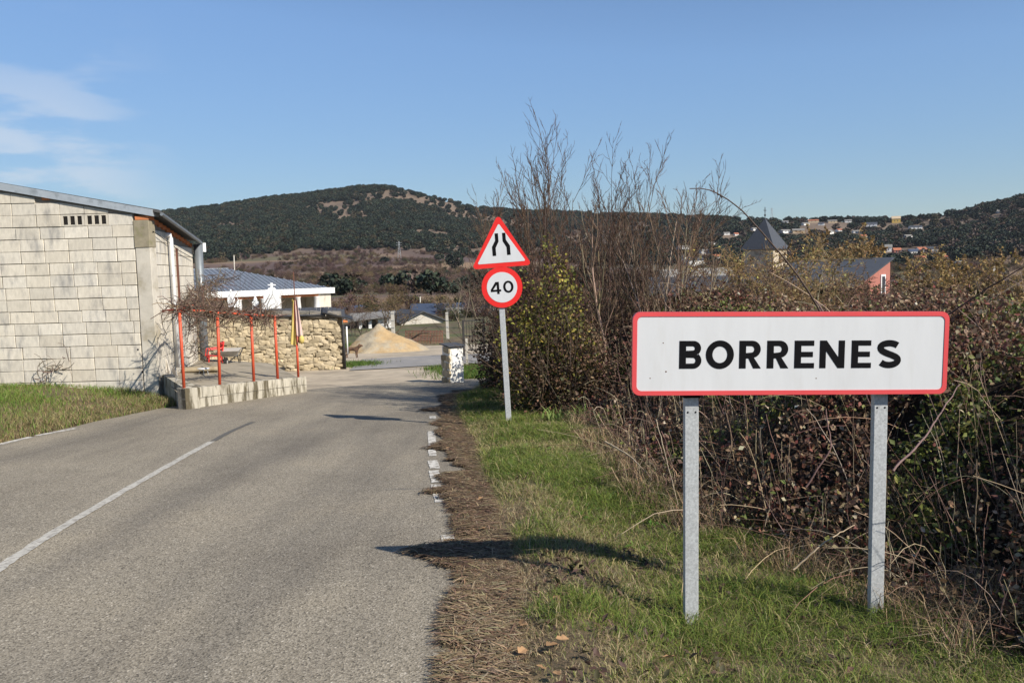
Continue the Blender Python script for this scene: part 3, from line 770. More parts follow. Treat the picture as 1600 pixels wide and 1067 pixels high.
# zinc fascia over the gable and roof edge running back
fs = MB(); xa, xb = XL, XC + .10
fs.hexa([(xa, YW - .07, roof_z(xa) + .012), (xb, YW - .07, roof_z(xb) + .012), (xb, YW + .3, roof_z(xb) + .012), (xa, YW + .3, roof_z(xa) + .012),
         (xa, YW - .07, roof_z(xa) + .17), (xb, YW - .07, roof_z(xb) + .15), (xb, YW + .3, roof_z(xb) + .15), (xa, YW + .3, roof_z(xa) + .17)])
fs.build('roof_edge_trim', M_fascia, wh)
rf = MB()
eo = .22
def sp(x, o, z): return (XC + sv[0] * x + sn[0] * o, YW + .05 + sv[1] * x + sn[1] * o, z)
A, Bq = sp(-.10, eo, sz_top(0) + .045), sp(SL + .1, eo, sz_top(SL) + .045)
C2 = (A[0] - 5, A[1], A[2] - rs_ * 5); D2 = (Bq[0] - 5, Bq[1], Bq[2] - rs_ * 5)
rf.hexa([A, Bq, D2, C2] + [(p[0], p[1], p[2] + .06) for p in (A, Bq, D2, C2)])
rf.build('roof_sheet', M_darkroof, wh)
gt = MB(); gt.tube([sp(SL * k / 6, eo + .02, sz_top(SL * k / 6) + .02) for k in range(7)], .035, 8); gt.build('eave_rail', M_greymetal, wh)
# pipes on the side wall
def side_x(px): 
    d = at(px, 450, 1.0) - CAM; o = np.array((XC, YW + .05)) + sn * .08
    # intersection of the view ray with the wall line, in plan
    Am = np.array([[sv[0], -d[0]], [sv[1], -d[1]]]); s_ = np.linalg.solve(Am, -o)
    return s_[0]
xp = side_x(271)
dp = MB(); zt = sz_top(xp) - .22
dp.tube([sp(xp - .12, -.02, zt + .02), sp(xp - .05, .08, zt + .02), sp(xp, .085, zt - .06), sp(xp, .085, -.4), sp(xp + .02, .085, ZR0 + .1)], .052, 10); dp.build('drainpipe', M_pvc, wh, True)
for z in (zt - .9, zt - 2.0):
    b = MB(); b.tube([sp(xp - .09, .085, z), sp(xp + .09, .085, z)], .012, 6); b.build('pipe_clip', M_greymetal, wh)
xs = side_x(283)
b = MB(); q0, q1 = sp(xs, .025, sz_top(xs) - .38), sp(xs + .12, .025, sz_top(xs) - 1.75)
b.hexa([sp(xs, -.01, q1[2]), sp(xs + .16, -.01, q1[2]), sp(xs + .16, .03, q1[2]), sp(xs, .03, q1[2]), sp(xs, -.01, q0[2]), sp(xs + .16, -.01, q0[2]), sp(xs + .16, .03, q0[2]), sp(xs, .03, q0[2])]); b.build('rusty_strip', M_rustmetal, wh)
b = MB(); b.tube([sp(SL - .06, .16, sz_top(SL) - .02), sp(SL - .06, .16, ZB - .3)], .115, 12); b.build('downpipe', M_greymetal, wh, True)
b = MB(); b.tube([sp(SL + .02, .30, sz_top(SL) + .02), sp(SL + .02, .30, sz_top(SL) - .22)], .05, 8); b.build('gutter_end', M_pvc, wh)
b = MB(); b.tube([sp(.05, .04, sz_top(0) - .33), sp(xp, .06, sz_top(xp) - .38), sp(xp + 1.2, .05, sz_top(xp) - .52), sp(SL - .3, .06, sz_top(SL) - .40)], .008, 5); b.build('cable', M_sign_black, wh)
for k, (px, py) in enumerate(((217, 546), (224, 581))):
    p = at(px, py, YW - .016); b = MB(); b.lathe([(.02, 0), (.016, .003)], 10); me = b.mesh('wall_hole', M_hole); me.transform(Matrix.Translation((p[0] - .02, YW - .0165, p[2])) @ Matrix.Rotation(R(90), 4, 'X')); link('wall_hole', me, None, wh)

# ------------------------------------------------------------------ low block wall with paved terrace behind
M_lowblock = pm('stained_block', (.44, .405, .33), .93, var=(4, .2), bump=(50, .35, .006), orand=.1, base2=(.11, .092, .058), mix=(2.4, .43, .60), stretch=(3.2, 3.2, .55), coord='World')
M_terrace = pm('dirty_terrace', (.27, .235, .18), .95, var=(2, .22), bump=(20, .4, .01), base2=(.17, .145, .10), mix=(1.6, .5, .7))
Aw = gp(291, 641)[:2]; Bw = gp(480, 613)[:2]
lw = empty('low_block_wall', (Aw[0], Aw[1], 0), 0, 'low stained block wall edging the terrace under the red pergola', 'wall')
wv = Bw - Aw; WL = np.linalg.norm(wv); wv /= WL; wn = np.array((wv[1], -wv[0]))
za, zb = plane_z(Aw[0], Aw[1]) - .02, plane_z(Bw[0], Bw[1]) - .02
ztA, ztB = at(291, 607, Aw[1])[2], at(480, 588, Bw[1])[2]
def lwp(s, o, z): return (wv[0] * s - wn[0] * o, wv[1] * s - wn[1] * o, z)
core = MB(); core.hexa([lwp(0, .012, za - .2), lwp(WL, .012, zb - .2), lwp(WL, .2, zb - .2), lwp(0, .2, za - .2), lwp(0, .012, ztA - .012), lwp(WL, .012, ztB - .012), lwp(WL, .2, ztB - .012), lwp(0, .2, ztA - .012)])
core.build('wall_core', M_mortar, lw)
nbk = 9
for row in range(2):
    s = 0.0; k = 0
    while s < WL - .1:
        w = min(.42 * (1 if (k or row) else .55), WL - s); e_ = s + w - .008
        def zz(x, f): return (za + (ztA - za) * f) * (1 - x / WL) + (zb + (ztB - zb) * f) * x / WL
        f0, f1 = (.02, .50) if row == 0 else (.53, .995)
        b = MB(); o_ = random.uniform(-.006, .004)
        b.hexa([lwp(s, o_, zz(s, f0)), lwp(e_, o_, zz(e_, f0)), lwp(e_, .1, zz(e_, f0)), lwp(s, .1, zz(s, f0)), lwp(s, o_, zz(s, f1)), lwp(e_, o_, zz(e_, f1)), lwp(e_, .215, zz(e_, f1)), lwp(s, .215, zz(s, f1))])
        b.build('block', M_lowblock, lw); s += w; k += 1
# return to the shed and the far end stub
rx, ry = XC + .02 - Aw[0], YW + .15 - Aw[1]
b = MB(); b.hexa([(0, 0, za - .2), (.2, .18, za - .2), (rx + .1, ry + .2, za - .2), (rx, ry, za - .2), (0, 0, ztA - .004), (.2, .18, ztA - .004), (rx + .1, ry + .2, ztA + .05), (rx, ry, ztA + .05)])
b.build('wall_return', M_lowblock, lw)
terr = MB()
def W2(s, o, z): p = lwp(s, o, z); return (p[0] + Aw[0], p[1] + Aw[1], p[2])
tz = ztA - .10; tzb = ztB - .06
T0, T1 = W2(0, .18, tz), W2(WL, .18, tzb); T2 = (-6.9, 23.6, tzb - .12); T3 = (XC + .0, YW + .3, tz)
t4 = (BKX, BKY + .3, tz - .05)
terr.add([T0, T1, T2, t4, T3], [(0, 1, 2, 3, 4)])
to = link('terrace', terr.mesh('terrace', M_terrace)); tag(to, 'dirty concrete terrace beneath the bare vine pergola', None, None, 'structure')

# ------------------------------------------------------------------ red pergola
M_redpaint = pm('red_oxide_paint', (.56, .085, .035), .5, var=(6, .18), base2=(.40, .13, .07), mix=(9, .6, .75), spec=.4)
pg = empty('pergola', (W2(0, .1, 0)[0], W2(0, .1, 0)[1], 0), 0, 'red painted steel tube pergola standing on the low block wall', 'pergola')
PO = np.array(pg.location)
posts = []
for k, (bx, by, tx, ty) in enumerate(((288, 604, 280, 484), (343, 600, 339.5, 488), (396, 594, 392, 492), (433.5, 590, 429, 494))):
    # find wall parameter whose top projects at bx
    best = min(np.linspace(.02, WL - .02, 200), key=lambda s: abs((lambda p: CX + F_PX * (p - CAM).dot(_r) / (p - CAM).dot(_f))(np.array(W2(s, .1, ztA))) - bx))
    B3 = np.array(W2(best, .1, ztA + (ztB - ztA) * best / WL - .05)); T3_ = at(tx, ty, B3[1] + .02)
    posts.append((B3, T3_)); b = MB(); b.tube([B3 - PO, T3_ - PO], .03, 10); b.build('post', M_redpaint, pg, True)
for (a, c) in zip(posts[:-1], posts[1:]):
    b = MB(); b.tube([a[1] - PO, c[1] - PO], .022, 8); b.build('beam', M_redpaint, pg, True)
bk = []
for k, (B3, T3_) in enumerate(posts):
    q_ = T3_ + np.array((-.55 - .35 * k, 1.9 + .25 * k, .02)); bk.append(q_)
    b = MB(); b.tube([T3_ - PO + np.array((0, 0, -.025)), q_ - PO], .018, 8); b.build('cross_beam', M_redpaint, pg, True)
for a, c in zip(bk[:-1], bk[1:]):
    b = MB(); b.tube([a - PO, c - PO], .018, 8); b.build('beam', M_redpaint, pg, True)
b = MB(); b.tube([posts[0][1] - PO + np.array((-.42, .25, -.02)), posts[0][1] - PO], .02, 8); b.build('beam', M_redpaint, pg, True)
# separate flag pole at the wall end
s5 = WL - .28
B5 = np.array(W2(s5, .1, ztB - .05)); T5 = at(458.5, 425, B5[1])
B5x = at(466, 586, B5[1]); B5 = np.array((B5x[0], B5[1], B5x[2] - .05))
fp = empty('flag_pole', B5, 0, 'thin red and dark pole at the end of the low wall', 'pole')
jn = B5 + (T5 - B5) * .42
b = MB(); b.tube([(0, 0, 0), jn - B5], .026, 10); b.build('lower_tube', M_redpaint, fp, True)
b = MB(); b.tube([jn - B5, T5 - B5], .011, 8); b.build('upper_rod', M_rustmetal, fp, True)
M_cy = pm('yellow_cloth', (.70, .55, .17), .8, var=(6, .12), trans=.2)
M_cw = pm('pale_pink_cloth', (.72, .52, .46), .8, var=(6, .12), trans=.2)
M_cr = pm('faded_red_cloth', (.62, .20, .14), .8, var=(6, .12), trans=.2)
fl = empty('hanging_flag', B5 + (T5 - B5) * .74, 0, 'limp yellow and pink cloth hanging from the pole by the wall', 'flag')
cz = B5 + (T5 - B5) * .74
def cloth(name, mat, xs_top, xs_bot, zb_, dy, ph):
    n = 14; V = []; Fc = []
    for i in range(n + 1):
        t_ = i / n
        for j in range(7):
            u_ = j / 6; x = (xs_top[0] + (xs_top[1] - xs_top[0]) * u_) * (1 - t_) + (xs_bot[0] + (xs_bot[1] - xs_bot[0]) * u_) * t_
            V.append((x, dy + .035 * math.sin(u_ * 9 + ph + t_ * 3), -zb_ * t_ + .02 * math.sin(u_ * 7 + ph)))
    for i in range(n):
        for j in range(6):
            a_ = i * 7 + j; Fc.append((a_, a_ + 1, a_ + 8, a_ + 7))
    MB().add(V, Fc).build(name, mat, fl, True)
cloth('yellow_panel', M_cy, (-.05, .02), (-.14, .0), 1.02, -.045, 0)
cloth('pink_panel', M_cw, (.0, .07), (.03, .15), .82, -.05, 2)
cloth('red_panel', M_cr, (-.01, .05), (-.03, .08), .98, -.03, 4)
b = MB(); b.lathe([(.01, -.10), (.05, -.06), (.065, 0), (.05, .06), (.01, .10)], 10, (.12, -.04, -.90)); b.build('yellow_knot', M_cy, fl, True)

# ------------------------------------------------------------------ things on the terrace
M_plastic = pm('red_plastic', (.62, .035, .03), .4, var=(3, .06), spec=.45)
def ter_z(x, y): return tz + (tzb - tz) * np.clip((y - Aw[1]) / (Bw[1] - Aw[1]), 0, 1.3)
cp = at(336, 580, 22.2); cz_ = ter_z(cp[0], cp[1])
ch = empty('plastic_chair', (cp[0], cp[1], cz_), R(-62), 'red plastic armchair seen behind the second pergola post', 'chair')
ch.scale = (.8, .8, .8); b = MB(); b.box((-.23, -.22, .40), (.23, .22, .43), bev=.01); b.build('seat', M_plastic, ch)
for sx in (-1, 1):
    for sy in (-1, 1):
        b = MB(); b.tube([(sx * .20, sy * .19, .40), (sx * .25, sy * .24, 0)], [.025, .018], 8); b.build('leg', M_plastic, ch)
    b = MB(); b.tube([(sx * .25, -.24, .40), (sx * .27, -.20, .64), (sx * .26, .2, .66), (sx * .23, .24, .70)], [.02, .024, .024, .02], 8); b.build('armrest', M_plastic, ch)
b = MB(); b.tube([(-.23, .22, .43), (-.24, .28, .8), (-.12, .31, .86), (.12, .31, .86), (.24, .28, .8), (.23, .22, .43)], .025, 8)
for x in (-.14, -.05, .05, .14): b.box((x - .03, .235, .43), (x + .03, .285, .84))
b.build('backrest', M_plastic, ch)
M_tray = pm('mortar_crusted_tray', (.42, .39, .34), .9, var=(7, .2), bump=(30, .3, .005))
M_frame = pm('dark_steel_frame', (.03, .028, .027), .6, var=(6, .2))
M_rubber = pm('tyre_rubber', (.02, .02, .02), .85)
wp = at(360, 580, 22.4); wz = ter_z(wp[0], wp[1]) + .0
wb = empty('wheelbarrow', (wp[0], wp[1], wz), R(8), 'wheelbarrow with a mortar crusted tray standing by the red chair', 'wheelbarrow'); wb.scale = (.8, .8, .8)
b = MB(); b.hexa([(-.24, -.3, .36), (.24, -.3, .36), (.22, .3, .36), (-.22, .3, .36), (-.38, -.46, .56), (.38, -.46, .56), (.34, .46, .60), (-.34, .46, .60)]); b.build('tray', M_tray, wb)
for sx in (-1, 1):
    b = MB(); b.tube([(sx * .06, -.62, .2), (sx * .2, -.2, .34), (sx * .27, .4, .36), (sx * .29, .95, .55)], .018, 8); b.build('handle', M_frame, wb)
    b = MB(); b.tube([(sx * .22, .2, .36), (sx * .26, .3, 0), (sx * .26, .42, .0), (sx * .26, .45, .37)], .016, 8); b.build('leg', M_frame, wb)
w_ = MB(); w_.tube([(.045 * 0 - .04, -.62, .19), (.04, -.62, .19)], .19, 18); wo = w_.build('wheel', M_rubber, wb); b = MB(); b.tube([(-.05, -.62, .19), (.05, -.62, .19)], .09, 12); b.build('rim', M_tray, wo)
bp_ = at(308, 584, 19.6); M_slab = pm('old_stone_slab', (.33, .27, .18), .95, var=(5, .25), bump=(18, .5, .02), base2=(.16, .12, .06), mix=(3, .5, .7))
sb = empty('stone_bench', (bp_[0] + .1, bp_[1], ter_z(bp_[0], bp_[1])), R(10), 'rough stone slab bench behind the first pergola post', 'bench')
b = MB(); b.box((-.42, -.2, .20), (.42, .2, .30), bev=.03); b.build('slab', M_slab, sb)
for sx in (-1, 1): b = MB(); b.box((sx * .27 - .09, -.15, 0), (sx * .27 + .09, .15, .2), bev=.02); b.build('leg', M_slab, sb)
tp_ = at(318, 580, 19.2); tb = empty('small_metal_table', (tp_[0] + .0, tp_[1], ter_z(tp_[0], tp_[1])), 0, 'small pale metal stool table beside the stone bench', 'table'); tb.scale = (.65, .65, .75)
b = MB(); b.lathe([(.2, .36), (.21, .38), (.2, .395)], 16); b.build('table_top', M_white_sheet, tb)
for k in range(4):
    a = k * math.pi / 2 + .4; b = MB(); b.tube([(.12 * math.cos(a), .12 * math.sin(a), .36), (.2 * math.cos(a), .2 * math.sin(a), 0)], .012, 6); b.build('leg', M_galv, tb)
M_plank = pm('bleached_plank', (.50, .46, .40), .9, var=(6, .2), stretch=(4, 4, .6))
for k, (px, pz, lean, hgt, w) in enumerate(((268, 603, .22, .62, .10), (276, 603, .15, .42, .14), (262, 606, .08, .5, .06))):
    p = at(px, pz, YW + .75); o = empty('leaning_plank', (p[0] - .03, p[1], p[2] - .03), R(-30), ('tall bleached plank leaning on the shed wall by the first red post', 'short wide bleached plank leaning beside the first red post', 'narrow bleached plank leaning nearest the shed pillar')[k], 'plank', 'planks leaning on the shed')
    b = MB(); b.hexa([(0, 0, 0), (w, 0, 0), (w, .02, 0), (0, .02, 0), (-lean, .05, hgt), (-lean + w * .8, .05, hgt), (-lean + w * .8, .07, hgt), (-lean, .07, hgt)]); b.build('board', M_plank, o)

# ------------------------------------------------------------------ rubble stone wall
M_stone = pm('rubble_stone', (.39, .325, .22), .95, var=(9, .3), bump=(20, .6, .02), orand=.36, hue=.25, base2=(.33, .28, .20), mix=(2.2, .5, .7), coord='World')
M_stonecore = pm('earth_mortar', (.22, .175, .11), .97, var=(5, .25), bump=(25, .6, .02), base2=(.20, .16, .10), mix=(3, .5, .7))
M_slate = pm('slate', (.060, .062, .068), .7, var=(9, .3), bump=(14, .4, .01))
M_ledge = pm('mossy_render', (.21, .185, .15), .95, var=(4, .3), bump=(20, .5, .02), base2=(.08, .075, .055), mix=(2.2, .45, .62))
S1 = gp(538, 577)[:2]; S0 = at(316, 574, S1[1] - .9)[:2]
S0 = S1 + (S0 - S1) * 1.15
stv = S1 - S0; STL = np.linalg.norm(stv); stv /= STL; strz = math.atan2(stv[1], stv[0])
stz0, stz1 = plane_z(*S0) - .1, plane_z(*S1) - .1
ztop1 = at(535, 495, S1[1])[2]; ztop0 = at(330, 492, S0[1])[2]
rw = empty('stone_wall', (S0[0], S0[1], 0), strz, 'ochre rubble stone wall with a slate capped top behind the pergola', 'wall')
b = MB(); b.hexa([(0, .05, stz0 - .4), (STL, .05, stz1 - .4), (STL, .5, stz1 - .4), (0, .5, stz0 - .4), (0, .05, ztop0), (STL, .05, ztop1), (STL, .5, ztop1), (0, .5, ztop0)])
core_o = b.build('wall_core', M_stonecore, rw)
def stone_mesh(seed):
    rg = random.Random(seed); bm = bmesh.new(); bmesh.ops.create_cube(bm, size=1.0)
    bmesh.ops.subdivide_edges(bm, edges=bm.edges[:], cuts=1, use_grid_fill=True)
    for v in bm.verts:
        l = v.co.length; v.co *= (.60 / l) ** .35
        v.co += Vector((rg.uniform(-.09, .09), rg.uniform(-.05, .05), rg.uniform(-.09, .09)))
    me = bpy.data.meshes.new('stone'); bm.to_mesh(me); bm.free(); me.materials.append(M_stone); return me
SM = [stone_mesh(s) for s in range(9)]
places = []; z = 0.0
while z < 2.1:
    rh = random.uniform(.085, .15); x = STL * .13 - random.uniform(0, .2)
    while x < STL - .05:
        w = random.uniform(.14, .34) if random.random() > .3 else random.uniform(.08, .14)
        f = min(1, (x + w / 2) / STL); zb0 = stz0 + (stz1 - stz0) * f + .1; zt_ = ztop0 + (ztop1 - ztop0) * f
        hh_ = rh * random.uniform(.75, 1.2); zc = zb0 + z + rh / 2 + random.uniform(-.03, .03)
        if zc + hh_ * .4 < zt_ and x + w < STL + .05: places.append((w, hh_, x + w / 2, .055 + random.uniform(-.012, .02), zc, random.uniform(-.3, .3), random.uniform(-.12, .12)))
        x += w
    z += rh
places.sort(key=lambda p: -p[0] * p[1])
small = MB()
for k, (w, hh_, px_, py_, pz_, ry_, rz_) in enumerate(places):
    me = random.choice(SM)
    if k < 298:
        o = link('stone', me, None, rw, (px_, py_, pz_)); o.scale = (w * 1.06, .17, hh_ * 1.16); o.rotation_euler = (0, ry_, rz_)
    else:
        mw = Matrix.Translation((px_, py_, pz_)) @ Matrix.Rotation(ry_, 4, 'Y') @ Matrix.Diagonal((w * 1.06, .15, hh_ * 1.16, 1))
        small.add([tuple(mw @ v.co) for v in me.vertices], [tuple(p.vertices) for p in me.polygons])
if small.v: small.build('small_stones', M_stone, rw)['kind'] = 'stuff'
# render ledge and slate roof that leans back over the wall
b = MB()
for k in range(10):
    f0, f1 = k / 10, (k + 1) / 10 - .004; x0, x1 = STL * f0, STL * f1; zA = ztop0 + (ztop1 - ztop0) * f0; zB = ztop0 + (ztop1 - ztop0) * f1; j = random.uniform(-.03, .03)
    b.hexa([(x0, -.02 + j, zA - .03), (x1, -.02 + j, zB - .03), (x1, .5, zB - .03), (x0, .5, zA - .03), (x0, .0 + j, zA + .13), (x1, .0 + j, zB + .10), (x1, .5, zB + .16), (x0, .5, zA + .18)])
b.build('top_ledge', M_ledge, rw)
rx0, rx1 = STL * .40, STL + .10
zr = at(470, 492, S1[1] + .8)[2]
for row in range(3):
    for k in range(24):
        x0 = rx0 + (rx1 - rx0) * k / 24; x1 = rx0 + (rx1 - rx0) * (k + 1) / 24 - .006; f = k / 24
        zz0 = ztop1 + .08 + row * .06 + random.uniform(-.006, .006) - (.10 * ss(.8, 1.0, f) if True else 0); y0 = -.10 + row * .36; 
        b = MB(); b.hexa([(x0, y0, zz0), (x1, y0, zz0), (x1, y0 + .42, zz0 + .075), (x0, y0 + .42, zz0 + .075), (x0, y0, zz0 + .022), (x1, y0, zz0 + .022), (x1, y0 + .42, zz0 + .097), (x0, y0 + .42, zz0 + .097)])
        b.build('slate_tile', M_slate, rw)
b = MB(); b.hexa([(STL - .62, -.16, ztop1 + .15), (STL + .34, -.16, ztop1 - .12), (STL + .34, .9, ztop1 - .08), (STL - .62, .9, ztop1 + .26), (STL - .62, -.16, ztop1 + .19), (STL + .34, -.16, ztop1 - .08), (STL + .34, .9, ztop1 - .04), (STL - .62, .9, ztop1 + .30)]); b.build('verge_board', M_frame, rw)
b = MB(); b.box((STL + .02, -.12, ztop1 - .19), (STL + .17, .12, ztop1 - .10), bev=.01); b.build('ridge_tile', M_brick, rw)
gp_ = MB(); gp_.tube([(STL + .02, -.03, ztop1 - .25), (STL + .02, -.03, stz1 + .05)], .05, 10); gp_.build('drainpipe', M_frame, rw, True)
gp_ = MB(); gp_.tube([(STL + .13, -.02, ztop1 - .32), (STL + .13, -.02, stz1 + .6)], .025, 8); gp_.build('white_pipe', M_pvc, rw, True)
b = MB(); bx0 = STL * .52; b.box((bx0, -.2, plane_z(*S0) * .5 + plane_z(*S1) * .5), (bx0 + .55, .0, plane_z(*S0) * .5 + plane_z(*S1) * .5 + .12), bev=.01); to2 = b.build('dark_timber', M_frame, None); to2.location = (S0[0], S0[1], .03); to2.rotation_euler = (0, 0, strz)
to2.name = 'timber_baulk'; tag(to2, 'dark timber baulk lying at the foot of the stone wall', 'timber')

# ------------------------------------------------------------------ cemetery building with ribbed roof
M_ribroof = pm('blue_grey_sheet', (.135, .155, .185), .45, var=(2, .1), metal=.25, spec=.5)
M_rib = pm('pale_roof_rib', (.50, .53, .57), .45, metal=.15)
M_wwhite = pm('whitewash', (.78, .77, .74), .8, var=(3, .06))
M_cream = pm('cream_render', (.52, .46, .37), .9, var=(3, .12))
def proj_px(p):
    d = np.array(p) - CAM; z = d.dot(_f); return CX + F_PX * d.dot(_r) / z, CY - F_PX * d.dot(_u) / z
YC = 41.0
E1 = at(517, 449, YC); E0 = at(300, 459, YC - 4.0); E0 = E0 + (E0 - E1) * .25
zE = (E1[2] + E0[2]) / 2
ev = (E1 - E0)[:2]; EL = np.linalg.norm(ev); ev /= EL; en = np.array((-ev[1], ev[0]))
cmz = H(np.array([E1[0]]), np.array([E1[1]]))[0]
cm = empty('cemetery_hall', (E0[0], E0[1], cmz), math.atan2(ev[1], ev[0]), 'low white columned hall with blue grey ribbed hip roof behind the stone wall', 'building')
ze = zE - cmz; DP = 7.0; RH = at(440, 419, YC + 4.0)[2] - zE; HX = 3.7
b = MB(); R0, R1 = (0, DP * .55, ze + RH), (EL - HX, DP * .55, ze + RH)
b.add([(0, -.3, ze), (EL, -.3, ze), R1, R0, (EL, DP + 1, ze), (0, DP + 1, ze)], [(0, 1, 2, 3), (1, 4, 2), (4, 5, 3, 2)])
roofo = b.build('roof', M_ribroof, cm)
nr_ = 36
for k in range(nr_):
    x = EL * (k + .5) / nr_
    t1 = 1.0 if x < EL - HX else (EL - x) / HX
    p0 = np.array((x, -.3, ze + .02)); p1 = p0 + np.array((0, (DP * .55 + .3) * t1, RH * t1))
    b = MB(); b.tube([p0, p1], .017, 4); b.build('roof_rib', M_rib, roofo)
b = MB(); b.tube([(0, DP * .55, ze + RH + .02), (EL - HX, DP * .55, ze + RH + .02)], .035, 6); b.build('ridge_cap', M_ribroof, roofo)
b = MB(); b.box((0, -.34, ze - .24), (EL + .04, -.26, ze + .03)); b.build('white_fascia', M_wwhite, cm)
b = MB(); b.box((EL - .05, -.25, ze - .24), (EL + .03, DP, ze + .01)); b.build('white_fascia', M_wwhite, cm)
b = MB(); b.box((0, 1.4, -.3), (EL - .4, 1.6, ze - .1)); b.build('rear_wall', M_cream, cm)
b = MB(); b.box((EL - .75, -.2, -.3), (EL - .12, 1.39, ze - .24)); b.build('end_wall', M_block, cm)
b = MB(); b.box((0, -.2, ze - .36), (EL - .76, -.05, ze - .245)); b.build('beam', M_brick, cm)
for px in (362, 400, 457, 489):
    x = (px - proj_px(E0)[0]) / (proj_px(E1)[0] - proj_px(E0)[0]) * EL
    b = MB(); b.lathe([(.20, -.2), (.17, ze * .55), (.12, ze - .40), (.16, ze - .365)], 10, (x, -.13, 0)); b.build('column', M_wwhite, cm, True)
# white grave monuments showing above the wall
M_marble = pm('white_marble', (.82, .82, .80), .5, var=(3, .04))
def cross_on(px, ytop, ybase, Y, wpx, label, style):
    t_ = at(px, ytop, Y); p = at(px, ybase, Y); gz = H(np.array([p[0]]), np.array([p[1]]))[0]; k = Y / F_PX
    o = empty('grave_monument', (p[0], p[1], gz), 0, label, 'grave', 'white graves behind the stone wall'); zb_ = p[2] - gz; zt_ = t_[2] - gz; w = wpx * k
    if style == 'cross':
        b = MB(); b.box((-w / 2, -.2, -.1), (w / 2, .2, zb_ + .30), bev=.02); b.build('pedestal', M_marble, o)
        b = MB(); b.hexa([(-w * .42, -.15, zb_ + .30), (w * .42, -.15, zb_ + .30), (w * .42, .15, zb_ + .30), (-w * .42, .15, zb_ + .30), (-w * .15, -.1, zb_ + .55), (w * .15, -.1, zb_ + .55), (w * .15, .1, zb_ + .55), (-w * .15, .1, zb_ + .55)]); b.build('step', M_marble, o)
        h = zt_ - zb_ - .55
        b = MB(); b.box((-.05, -.04, zb_ + .55), (.05, .04, zt_), bev=.012); b.box((-.17, -.035, zt_ - h * .62), (-.052, .035, zt_ - h * .32), bev=.02); b.box((.052, -.035, zt_ - h * .62), (.17, .035, zt_ - h * .32), bev=.02); b.build('cross', M_marble, o)
    elif style == 'finial':
        b = MB(); b.hexa([(-w / 2, -.18, -.1), (w / 2, -.18, -.1), (w / 2, .18, -.1), (-w / 2, .18, -.1), (-w * .45, -.15, zb_), (w * .45, -.15, zb_), (w * .45, .15, zb_), (-w * .45, .15, zb_)]); b.build('pedestal', M_marble, o)
        h = zt_ - zb_; b = MB(); b.lathe([(w * .42, 0), (w * .38, h * .2), (w * .16, h * .5), (w * .10, h * .62), (w * .2, h * .72), (w * .16, h * .86), (.01, h)], 10, (0, 0, zb_)); b.build('finial', M_marble, o, True)
    else:
        b = MB(); b.box((-w / 2, -.25, -.1), (w / 2, .25, zt_ - .06), bev=.02); b.build('tomb_block', M_marble, o)
        b = MB(); b.box((-w / 2 - .04, -.29, zt_ - .058), (w / 2 + .04, .29, zt_), bev=.012); b.build('cornice', M_marble, o)
cross_on(425.5, 442, 470, 35.0, 24, 'white marble cross on a stepped pedestal behind the stone wall', 'cross')
cross_on(361, 452, 464, 35.2, 9, 'white bell shaped grave finial left of the marble cross', 'finial')
cross_on(371.5, 460, 474, 34.6, 6, 'small white urn on a slim grave pillar left of the marble cross', 'finial')
cross_on(399, 456, 471, 35.4, 8, 'white tapered grave pillar just left of the marble cross', 'finial')
cross_on(361, 479, 488, 33.0, 18, 'low white tomb block peeping over the stone wall top', 'tomb')

# ------------------------------------------------------------------ meter cabinet pillar by the bend
M_plaster = pm('peeling_white_plaster', (.72, .70, .64), .9, var=(5, .1), base2=(.42, .34, .22), mix=(3.2, .60, .72), bump=(20, .3, .01))
M_rub = pm('rubble_face', (.44, .385, .29), .95, var=(4, .3), bump=(10, .9, .03), base2=(.24, .20, .14), mix=(6, .48, .6))
q = gp(713, 599); mc = empty('meter_pillar', (q[0] - .08, q[1] + .25, q[2] - .05), R(30), 'white plastered meter pillar with slanted slate cap beside the lane', 'pillar')
hp = at(707, 541, q[1] + .2)[2] - (q[2] - .05)
b = MB(); b.box((-.19, -.20, 0), (.19, .22, hp), bev=.012); b.build('pillar_body', M_plaster, mc)
for k in range(14):
    sz = (random.uniform(.09, .17), random.uniform(.1, .17)); o = link('stone', SM[k % 9], None, mc, (-.192, -.14 + (k % 3) * .16, .10 + (k // 3) * .19 + random.uniform(-.02, .02))); o.scale = (.05, sz[0] * 1.2, sz[1] * 1.2)
b = MB(); b.hexa([(-.24, -.26, hp + .004), (.23, -.26, hp + .004), (.23, .27, hp + .04), (-.24, .27, hp + .04), (-.24, -.26, hp + .03), (.23, -.26, hp + .03), (.23, .27, hp + .066), (-.24, .27, hp + .066)]); b.build('slate_cap', M_slate, mc)
b = MB(); b.box((-.13, -.212, hp * .45), (.13, -.2005, hp * .90), bev=.004); cbx = b.build('meter_door', M_wwhite, mc)
b = MB(); b.lathe([(.022, 0), (.02, .004)], 10); me = b.mesh('lock', M_hole); me.transform(Matrix.Translation((.02, -.2125, hp * .80)) @ Matrix.Rotation(R(90), 4, 'X')); link('lock', me, None, cbx)

